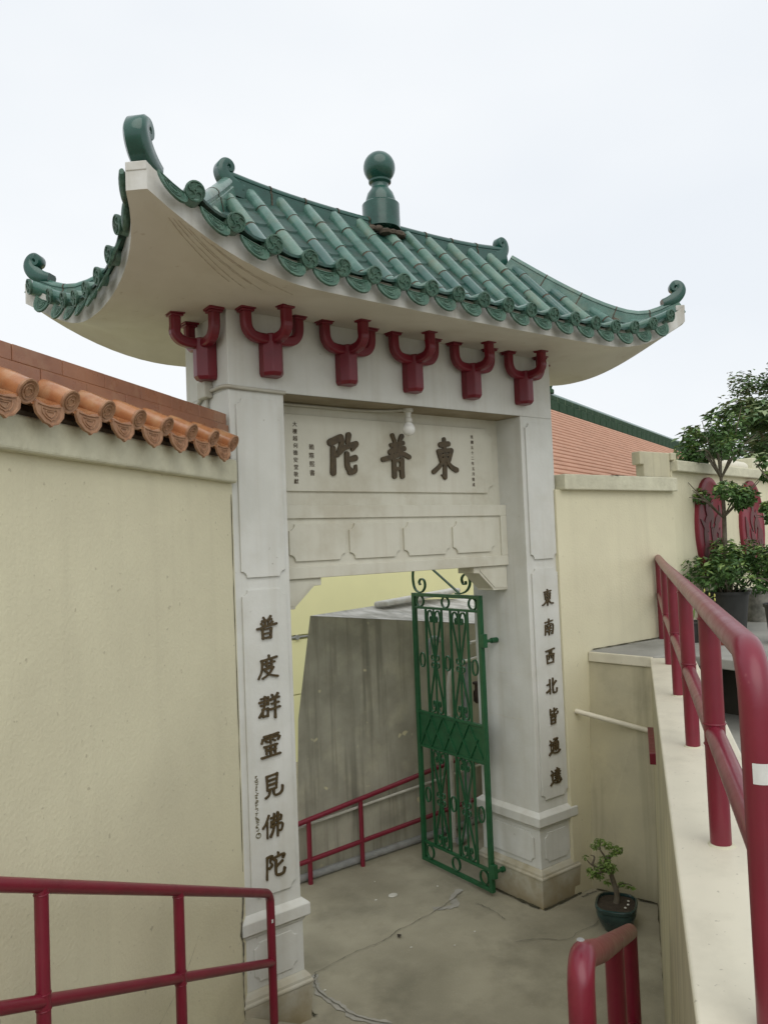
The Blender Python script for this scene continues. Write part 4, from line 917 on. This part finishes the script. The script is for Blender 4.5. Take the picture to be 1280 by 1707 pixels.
mb = MB(); mb.tube([(.2, 1.52, .03), (1.2, 1.52, .03), (3.2, 1.52, .03)], .030, 12); tag(mb.build('water_pipe', 'pipe_grey', smooth=60), 'grey pipe lying on the floor at the foot of the concrete block', 'pipe')
rp = thing('riser_pipe', 'pale grey riser pipe behind the gate leaf', 'pipe', (2.66, 1.33, 0))
mb = MB(); mb.tube(crom([(2.655, 1.33, -.01), (2.655, 1.33, .6), (2.66, 1.33, 1.2), (2.68, 1.33, 1.42), (2.735, 1.34, 1.47)], 5), .022, 12); mb.build('pipe_run', 'pipe_white', rp, smooth=60)
mb = MB(); mb.tube(crom([(2.52, 1.40, 1.62), (2.53, 1.40, 1.72), (2.58, 1.40, 1.76), (2.65, 1.40, 1.73)], 5), .022, 10); mb.build('elbow', 'pipe_grey', rp, smooth=60)
rp = thing('riser_pipe', 'grey riser pipe with a bent foot and iron stop valve behind the gate leaf', 'pipe', (2.80, 1.28, 0))
mb = MB(); mb.tube(crom([(2.60, 1.22, .05), (2.70, 1.24, .05), (2.76, 1.26, .10), (2.775, 1.27, .3), (2.80, 1.28, .9), (2.86, 1.28, 1.45), (2.875, 1.28, 1.50)], 5), .030, 12); mb.build('pipe_run', 'pipe_grey', rp, smooth=60)
mb = MB(); mb.tube([(2.76, 1.285, 1.53), (3.1, 1.285, 1.56)], .016, 10); mb.tube([(2.9, 1.285, 1.69), (3.1, 1.285, 1.70)], .016, 10); mb.build('branch_pipe', 'pipe_white', rp, smooth=60)
mb = MB(); mb.lathe([(.02, 1.16), (.036, 1.18), (.036, 1.26), (.022, 1.28), (.022, 1.32), (.04, 1.33), (.04, 1.345), (.01, 1.35)], (2.93, 1.25, 0), 12); mb.tube([(2.93, 1.25, 1.22), (3.04, 1.25, 1.20)], .024, 10); mb.build('stop_valve', 'iron', rp, smooth=40)

# temple hall with orange roof behind the right wall
RP = V((14.962, 10.793, 6.30)); rdv = V((.9422, .3351, 0)); rn = V((rdv.y, -rdv.x, 0)); hall = thing('temple_hall', 'distant hall with salmon orange tiled roof and dark green ridge', 'building', (15, 10, 0))
PITCH = radians(45)
def RH(t, k, h=0): v = rn * cos(PITCH) - V((0, 0, 1)) * sin(PITCH); up = rn * sin(PITCH) + V((0, 0, 1)) * cos(PITCH); return RP + rdv * t + v * k + up * h
mb = MB(); prof = []; k = 0.0
while k < 5.6: prof += [(k, .035), (k + .05, .055), (k + .10, .035), (k + .125, -.02), (k + .145, -.02)]; k += .165
rings = [[RH(t, a, b) for a, b in prof] for t in (-9, 22)]
mb.loft(rings, False, False); mb.hexa([RH(-9, 0, -.2), RH(-9, 5.6, -.2), RH(22, 5.6, -.2), RH(22, 0, -.2)], [RH(-9, 0, -.04), RH(-9, 5.6, -.04), RH(22, 5.6, -.04), RH(22, 0, -.04)])
mb.build('roof', 'roof_orange', hall)
mb = MB(); g = MB()
t = -9.0
while t < 21.9:
    for z0, z1, o in ((-.08, .20, .13), (.215, .36, .10)):
        q = [RP + rdv * (t + .02) + rn * o, RP + rdv * (t + .60) + rn * o, RP + rdv * (t + .60) - rn * o, RP + rdv * (t + .02) - rn * o]
        mb.hexa([(p.x, p.y, p.z + z0) for p in q][::-1], [(p.x, p.y, p.z + z1) for p in q][::-1])
    t += .62
q = [RP + rdv * -9 + rn * .09, RP + rdv * 22 + rn * .09, RP + rdv * 22 - rn * .09, RP + rdv * -9 - rn * .09]
g.hexa([(p.x, p.y, p.z - .1) for p in q][::-1], [(p.x, p.y, p.z + .35) for p in q][::-1])
rr_ = mb.build('ridge', 'far_ridge', hall, bevel=.015); g.build('ridge_joints', 'far_joint', rr_)
mb = MB(); mb.tube([RP + rdv * -9 + V((0, 0, .38)), RP + rdv * 22 + V((0, 0, .38))], .075, 10); mb.build('ridge_cap', 'glaze', rr_, smooth=60)
mb = MB(); q = RP + rdv * .42 + V((0, 0, .40)); mb.lathe([(.17, 0), (.17, .10), (.11, .15), (.14, .22), (.10, .34), (.001, .38)], tuple(q), 14); mb.build('ridge_ornament', 'far_ridge', rr_, smooth=50)
mb = MB(); q = [RP + rdv * -8.6 + rn * 3.4, RP + rdv * 21 + rn * 3.4, RP + rdv * 21 - rn * .3, RP + rdv * -8.6 - rn * .3]
mb.hexa([(p.x, p.y, -.01) for p in q][::-1], [(p.x, p.y, 2.4) for p in q][::-1]); mb.build('wall', 'cream', hall)

# ================================================================== plants
def leaves(mb, rng, centre, rad, count, size, mi_fn, flat=.5, up=.5, shell=.55):
    """many single leaves filling an uneven ellipsoid"""
    cx, cy, cz = centre
    for _ in range(count):
        while True:
            d = V((rng.gauss(0, 1), rng.gauss(0, 1), rng.gauss(0, 1)))
            if d.length > 1e-3: break
        d.normalize(); r = shell + (1 - shell) * rng.random() ** .6
        if rng.random() < .25: r *= rng.uniform(.3, 1)
        p = V((cx + d.x * rad[0] * r, cy + d.y * rad[1] * r, cz + d.z * rad[2] * r))
        nrm = (d * (1 - up) + V((rng.uniform(-.6, .6), rng.uniform(-.6, .6), up * 1.5))).normalized()
        a = nrm.orthogonal().normalized(); a = Matrix.Rotation(rng.uniform(0, 6.28), 3, nrm) @ a; b = nrm.cross(a)
        s = size * rng.uniform(.65, 1.3); w = s * .42; fold = nrm * (s * .10)
        mb.add([p - a * s * .5, p - a * .08 * s + b * w * .5 + fold, p + a * s * .5, p - a * .08 * s - b * w * .5 + fold], [(0, 1, 2), (0, 2, 3)], mi_fn(d, rng))
def limb(mb, pts, r0, r1, n=8, k=4):
    P = crom(pts, k); mb.tube(P, [r0 + (r1 - r0) * i / (len(P) - 1) for i in range(len(P))], n)

# tall tiered shrub in a black pot
rng = random.Random(11)
def pot(parent, x, y, z, r, h, m, soilm='soil'):
    mb = MB(); mb.lathe([(r * .78, z), (r * .98, z + h * .92), (r * 1.06, z + h * .92), (r * 1.06, z + h), (r * .95, z + h), (r * .92, z + h * .90), (.001, z + h * .88)], (x, y, 0), 26)
    o = mb.build('pot', m, parent, smooth=40)
    mb = MB(); mb.lathe([(r * .92, z + h * .895), (r * .6, z + h * .915), (.001, z + h * .92)], (x, y, 0), 18); mb.build('soil', soilm, o, smooth=60)
def tiered(x, y, z, tiers, label, potr, poth, seed, leafsize=.060):
    rng = random.Random(seed)
    t = thing('potted_shrub', label, 'potted plant', (x, y, z)); pot(t, x, y, z, potr, poth, 'pot_black')
    top = max(c[2] for c, *_ in tiers) - .12; mb = MB()
    limb(mb, [(x, y, z + poth * .85), (x - .01, y, z + .6), (x + .015, y, z + 1.1), (x - .03, y, top)], .030, .010)
    fo = MB()
    for c, rad, cnt in tiers:
        for k in range(11):
            a = rng.uniform(0, 6.28); e = V((c[0] + cos(a) * rad[0] * .85, c[1] + sin(a) * rad[1] * .85, c[2] + rng.uniform(-.5, .8) * rad[2]))
            limb(mb, [(x, y, c[2] - rad[2] * 1.1), ((x + e.x) / 2, (y + e.y) / 2, c[2] - rad[2] * .35), e], .009, .003, 5, 3)
        nb = max(6, cnt // 150)
        for k in range(nb):
            a = rng.uniform(0, 6.28); q = sqrt(rng.random()); w = rng.uniform(-.7, .75)
            cc = (c[0] + cos(a) * rad[0] * q * .8, c[1] + sin(a) * rad[1] * q * .8, c[2] + rad[2] * w * (1 - .5 * q))
            leaves(fo, rng, cc, (rad[0] * .30, rad[1] * .30, rad[2] * .40), cnt // nb, leafsize, lambda d, r: 1 if (d.z > .1 and r.random() < .42) else 0)
    mb.build('trunk', 'bark', t, smooth=60); fo.build('foliage', ['leaf', 'leaf_light'], t)
    return t
tiered(4.66, -.16, 1.735, [((4.60, -.20, 2.28), (.52, .44, .31), 3600), ((4.62, -.20, 2.93), (.38, .32, .20), 1100), ((4.62, -.18, 3.40), (.40, .34, .31), 1150)],
       'tall shrub clipped in three tiers growing in a black pot on the terrace', .175, .33, 21)
tiered(4.02, -.95, 1.735, [((4.02, -.95, 2.28), (.20, .22, .22), 900), ((4.02, -.95, 2.72), (.17, .17, .12), 420), ((4.02, -.95, 3.05), (.16, .16, .13), 380)],
       'potted shrub at the right edge of the view beside the red rail', .13, .30, 22)
# low plants at its foot
t = thing('potted_shrub', 'bright green low bush beside the stone planter', 'plant', (5.55, -.12, 1.735)); fo = MB(); leaves(fo, rng, (5.50, -.10, 1.86), (.20, .18, .12), 900, .035, lambda d, r: 0)
mb = MB(); [limb(mb, [(5.50, -.10, 1.73), (5.50 + cos(k) * .06, -.10 + sin(k) * .06, 1.80), (5.50 + cos(k) * .14, -.10 + sin(k) * .12, 1.90)], .006, .002, 5, 2) for k in range(6)]; mb.build('stem', 'bark', t); fo.build('foliage', 'grass_leaf', t)
t = thing('stone_planter', 'round grey stone planter with pale rim behind the black pot', 'planter', (5.25, -.02, 1.735)); pot(t, 5.38, -.06, 1.735, .17, .30, 'pot_stone')
t = thing('flower_pot', 'small reddish clay pot on the terrace behind the red rail', 'pot', (3.72, -.60, 1.735)); pot(t, 3.72, -.60, 1.735, .085, .12, 'pot_clay')
fo = MB(); leaves(fo, rng, (3.72, -.60, 1.91), (.08, .08, .07), 160, .035, lambda d, r: 0); fo.build('foliage', 'leaf', t)
t = thing('flower_pot', 'dark pot with yellow buds on thin stems behind the red rail', 'pot', (3.75, -.36, 1.735)); pot(t, 3.75, -.36, 1.735, .10, .16, 'pot_black')
mb = MB(); bd = MB()
for k in range(9):
    a = rng.uniform(0, 6.28); q = rng.uniform(.02, .13); e = V((3.80 + cos(a) * q, -.40 + sin(a) * q, 2.10 + rng.uniform(-.05, .05))); limb(mb, [(3.75, -.36, 1.88), (3.77, -.38, 2.0), e], .004, .002, 5, 2)
    bd.lathe([(.001, -.012), (.006, -.004), (.006, .010), (.001, .018)], tuple(e), 7)
mb.build('stem', 'leaf_light', t); bd.build('flower_bud', 'bud', t, smooth=60)

# bonsai on the floor by the right pillar
bx, by = 2.447, -.505
bo = thing('bonsai_tree', 'small bonsai in a dark teal glazed pot on the floor by the right pillar', 'bonsai', (bx, by, 0))
def sq(r, z, n=32, e=3.2, rot=.55): 
    out = []
    for k in range(n):
        a = 2 * pi * k / n; c, s = cos(a), sin(a); q = (abs(c) ** e + abs(s) ** e) ** (-1 / e) * r
        x, y = q * c, q * s * .86; out.append((bx + x * cos(rot) - y * sin(rot), by + x * sin(rot) + y * cos(rot), z))
    return out
mb = MB(); mb.loft([sq(.095, 0), (sq(.10, .012)), sq(.118, .035), sq(.142, .085), sq(.150, .115), sq(.146, .132), sq(.154, .138), sq(.156, .158), sq(.150, .163), sq(.140, .163), sq(.136, .152), sq(.136, .145)]); mb.build('pot', 'pot_teal', bo, smooth=40)
mb = MB(); mb.loft([sq(.137, .146), sq(.09, .154), sq(.02, .158), sq(.001, .158)]); so = mb.build('soil', 'soil', bo, smooth=60)
mb = MB(); [mb.lathe([(.001, 0), (.009, .003), (.006, .008), (.001, .009)], (bx + a, by + b, .155), 7) for a, b in ((.03, -.07), (.075, -.04), (-.02, -.085))]; mb.build('pebbles', 'pipe_white', so)
cr_, fw_ = _r, V((_f.x, _f.y, 0)).normalized()
def B(a, b, d=0): return V((bx, by, 0)) + V((cr_.x, cr_.y, 0)).normalized() * a + V((0, 0, b)) + fw_ * d
mb = MB()
limb(mb, [B(.0, .15), B(.006, .22), B(-.022, .33), B(-.045, .42), B(-.03, .47)], .021, .010, 9)
for q in ([B(-.045, .40), B(-.06, .46), B(-.09, .51), B(-.085, .56)], [B(-.035, .44), B(.0, .48), B(.03, .50)], [B(-.03, .37), B(-.09, .39), B(-.15, .41), B(-.185, .45)], [B(-.03, .36), B(-.10, .36), B(-.14, .33)], [B(.0, .24), B(.05, .28), B(.11, .265)], [B(-.15, .41), B(-.13, .46), B(-.155, .475)]):
    limb(mb, q, .008, .003, 6)
mb.build('trunk', 'bark', bo, smooth=60)
fo = MB()
for a, b, d, rx, n_ in ((-.09, .555, 0, .035, 60), (-.115, .52, .02, .030, 45), (-.03, .53, 0, .030, 45), (.025, .50, .01, .035, 60), (-.01, .485, -.02, .028, 40), (-.06, .44, .0, .035, 60), (-.085, .385, .02, .045, 90), (-.04, .40, -.03, .045, 80), (-.02, .37, .02, .035, 50), (-.14, .35, 0, .040, 60), (-.10, .33, .02, .035, 50), (-.19, .46, 0, .022, 14), (-.055, .30, -.02, .022, 22), (.04, .275, 0, .022, 30), (.08, .262, 0, .020, 22), (.115, .245, .0, .016, 12), (-.165, .375, .0, .022, 22)):
    leaves(fo, rng, tuple(B(a, b, d)), (rx * 1.1, rx * 1.1, rx * .8), int(n_ * 1.25), .027, lambda q, r: 1 if r.random() < .25 else 0)
fo.build('foliage', ['bonsai_leaf', 'leaf_light'], bo)

# trees beyond the wall
def tree(name, label, base, cc, rad, ncl, per, size, seed, tips=.4, layered=True):
    rng = random.Random(seed); t = thing(name, label, 'tree', base, 'trees beyond the far wall')
    bx_, by_, bz_ = base; mb = MB(); limb(mb, [base, (bx_ + .1, by_, (bz_ + cc[2] - rad[2]) / 2), (cc[0], cc[1], cc[2] - rad[2] * .4)], .22, .12)
    fo = MB()
    for k in range(ncl):
        while True:
            d = V((rng.uniform(-1, 1), rng.uniform(-1, 1), rng.uniform(-1, 1)))
            if .35 < d.length < 1: break
        c = V((cc[0] + d.x * rad[0], cc[1] + d.y * rad[1], cc[2] + d.z * rad[2]))
        if k % 4 == 0: limb(mb, [(cc[0], cc[1], cc[2] - rad[2] * .5), (c + V(cc)) / 2, c], .05, .012, 6, 3)
        q = rng.uniform(.7, 1.25)
        leaves(fo, rng, tuple(c), (.52 * q, .52 * q, (.20 if layered else .36) * q), per, size, lambda d, r: 1 if (d.z > .15 and r.random() < tips) else 0, up=.7, shell=.3)
    mb.build('trunk', 'bark', t, smooth=60); fo.build('crown', ['tree_leaf', 'tree_tip'], t)
tree('broadleaf_tree', 'wide dark tree with pale layered leaf tops behind the far wall', (14.6, 4.2, 0), (14.9, 4.2, 3.75), (2.1, 2.0, 1.9), 120, 130, .24, 31, .75)
tree('broadleaf_tree', 'slender feathery tree top rising highest at the right edge', (19.2, 6.2, 0), (19.1, 6.3, 5.4), (1.2, 1.2, 1.9), 55, 95, .17, 32, .3, False)

# ================================================================== grime lines and hairline cracks
def seam(pts, w, name, m, nrm=(0, 0, 1), rag=.5, lab=None, parent=None, off=.0):
    """ragged thin deposit that follows a joint"""
    nrm = V(nrm).normalized(); P = crom(pts, 8); mb = MB(); rg = []
    for i, p in enumerate(P):
        t = (P[min(i + 1, len(P) - 1)] - P[max(i - 1, 0)]).normalized(); a = nrm.cross(t).normalized()
        k = w * random.uniform(1 - rag, 1 + rag); q = p + nrm * off + a * random.uniform(-w, w) * .3
        rg.append([q - a * k, q + nrm * min(.004, k * .6), q + a * k])
    mb.loft(rg, False, False)
    return tag(mb.build(name, m, parent), kind=None if parent else 'structure')
seam([(2.79, -.075, .009), (2.86, -.30, .009), (2.91, -.50, .009)], .010, 'floor_grime', 'moss')
seam([(2.90, -.515, .009), (2.5, -.80, .009), (2.1, -1.085, .009), (1.6, -1.435, .009), (1.1, -1.79, .009)], .009, 'floor_grime', 'moss', rag=.35)
seam([(2.26, -.036, .009), (2.45, -.036, .009), (2.66, -.034, .009)], .009, 'floor_grime', 'moss')
seam([(2.252, .0, .009), (2.25, .25, .009), (2.25, .55, .009)], .010, 'floor_grime', 'moss', rag=.8)
seam([(.39, -.03, .009), (.39, .2, .009), (.385, .5, .009)], .010, 'floor_grime', 'moss', rag=.8)
seam([(1.0, 1.535, .009), (2.0, 1.535, .009), (3.0, 1.535, .009)], .016, 'floor_grime', 'moss', rag=.8)
# open joint between the left wall and the pillar
seam([tuple(LW(-.045, .004, .17)), tuple(LW(-.052, .004, .35)), tuple(LW(-.040, .004, .52)), tuple(LW(-.060, .004, .60)), tuple(LW(-.036, .004, .70)), tuple(LW(-.020, .004, .80))], .0065, 'open_joint', 'crack', NF, .7, None, lw)
seam([tuple(LW(-.018, .003, .9)), tuple(LW(-.014, .003, 1.6)), tuple(LW(-.018, .003, 2.3)), tuple(LW(-.014, .003, 2.9))], .0022, 'open_joint', 'moss', NF, .8, None, lw)
seam([tuple(LW(-1.02, .002, .50)), tuple(LW(-.93, .002, .575)), tuple(LW(-.80, .002, .62)), tuple(LW(-.62, .002, .70)), tuple(LW(-.50, .002, .80))], .0012, 'hairline_crack', 'wall_crack', NF, .9, None, lw)
# cracks on the inner face of the right pillar
for y0, z, L in ((.12, 1.62, .30), (.10, 1.30, .34), (.20, 2.05, .12)):
    seam([(XR - .001, y0, z), (XR - .001, y0 + L * .4, z + random.uniform(-.012, .012)), (XR - .001, y0 + L, z + random.uniform(-.015, .02))], .0012, 'hairline_crack', 'recess', (-1, 0, 0), .8, None, pr)
seam([(3.2, -.088, 3.066), (3.45, -.05, 3.066), (3.7, -.04, 3.066), (4.05, -.04, 3.066)], .012, 'grime_line', 'moss', (0, 0, 1), .9, None, rw)
seam([tuple(W2(-.1, .003, 1.742)), tuple(W2(1.2, .003, 1.742)), tuple(W2(3.0, .003, 1.742))], .015, 'grime_line', 'moss', (0, 0, 1), .8, None, fw)
seam([(2.93, -.034, 1.739), (3.4, -.034, 1.739), (4.05, -.034, 1.739)], .010, 'grime_line', 'moss', (0, 0, 1), .8, None, rw)
# hairline cracks in the soffit of the raised corner
def soff(x, y):
    d = []
    t = x; ye = EY0 + bowx(t); r = max(0, min(1, (0 - y) / (0 - ye))); ix = max(0, min(T, (t - EX0) / (EX1 - EX0) * T))
    pz = surf('f', t, 0).z - .104; lf = pz - 3.862
    return V((ix + (t - ix) * r, 0 + (ye) * r, 3.918 + (3.862 - 3.918) * r ** 1.5 + lf * r ** 2.0 - .0012))
for t0, r0, t1, r1 in ((-.60, .93, -.36, .50), (-.57, .95, -.28, .62), (-.52, .95, -.22, .58), (-.64, .90, -.46, .52), (-.45, .96, -.12, .74), (-.40, .95, .02, .70)):
    pts = []
    for i in range(6):
        q = i / 5; t = t0 + (t1 - t0) * q + random.uniform(-.006, .006); ye = EY0 + bowx(t); pts.append(tuple(soff(t, ye * (r0 + (r1 - r0) * q))))
    seam(pts, .0016, 'hairline_crack', 'stain_brown', (0, 0, -1), .6, None, roof)
# ================================================================== litter
mb = MB(); mb.add([(1.262, .340, .010), (1.285, .335, .018), (1.300, .362, .010), (1.275, .372, .016)], [(0, 1, 2, 3)]); mb.add([(1.262, .340, .009), (1.285, .335, .017), (1.300, .362, .009), (1.275, .372, .015)], [(3, 2, 1, 0)])
tag(mb.build('fallen_leaf', 'dry_leaf'), 'dead dark leaf lying by the long crack in the floor', 'leaf')
mb = MB(); mb.lathe([(.030, .004), (.026, .009), (.001, .010)], (1.621, .862, 0), 9, sx=1.3); tag(mb.build('paint_spot', 'pipe_white'), 'dried white paint spot on the floor just inside the gate', 'paint spot')

rl = random.Random(5)
for k in range(7):
    x, y = (1.05 + rl.uniform(-.5, 1.0), .35 + rl.uniform(-.5, .9)); mb = MB(); mb.lathe([(rl.uniform(.005, .009), .003), (.005, .006), (.001, .007)], (x, y, 0), 7, sx=rl.uniform(.8, 1.6))
    tag(mb.build('paint_fleck', 'pipe_white'), 'tiny white paint fleck dried on the concrete floor', 'paint fleck', 'white paint flecks on the floor')
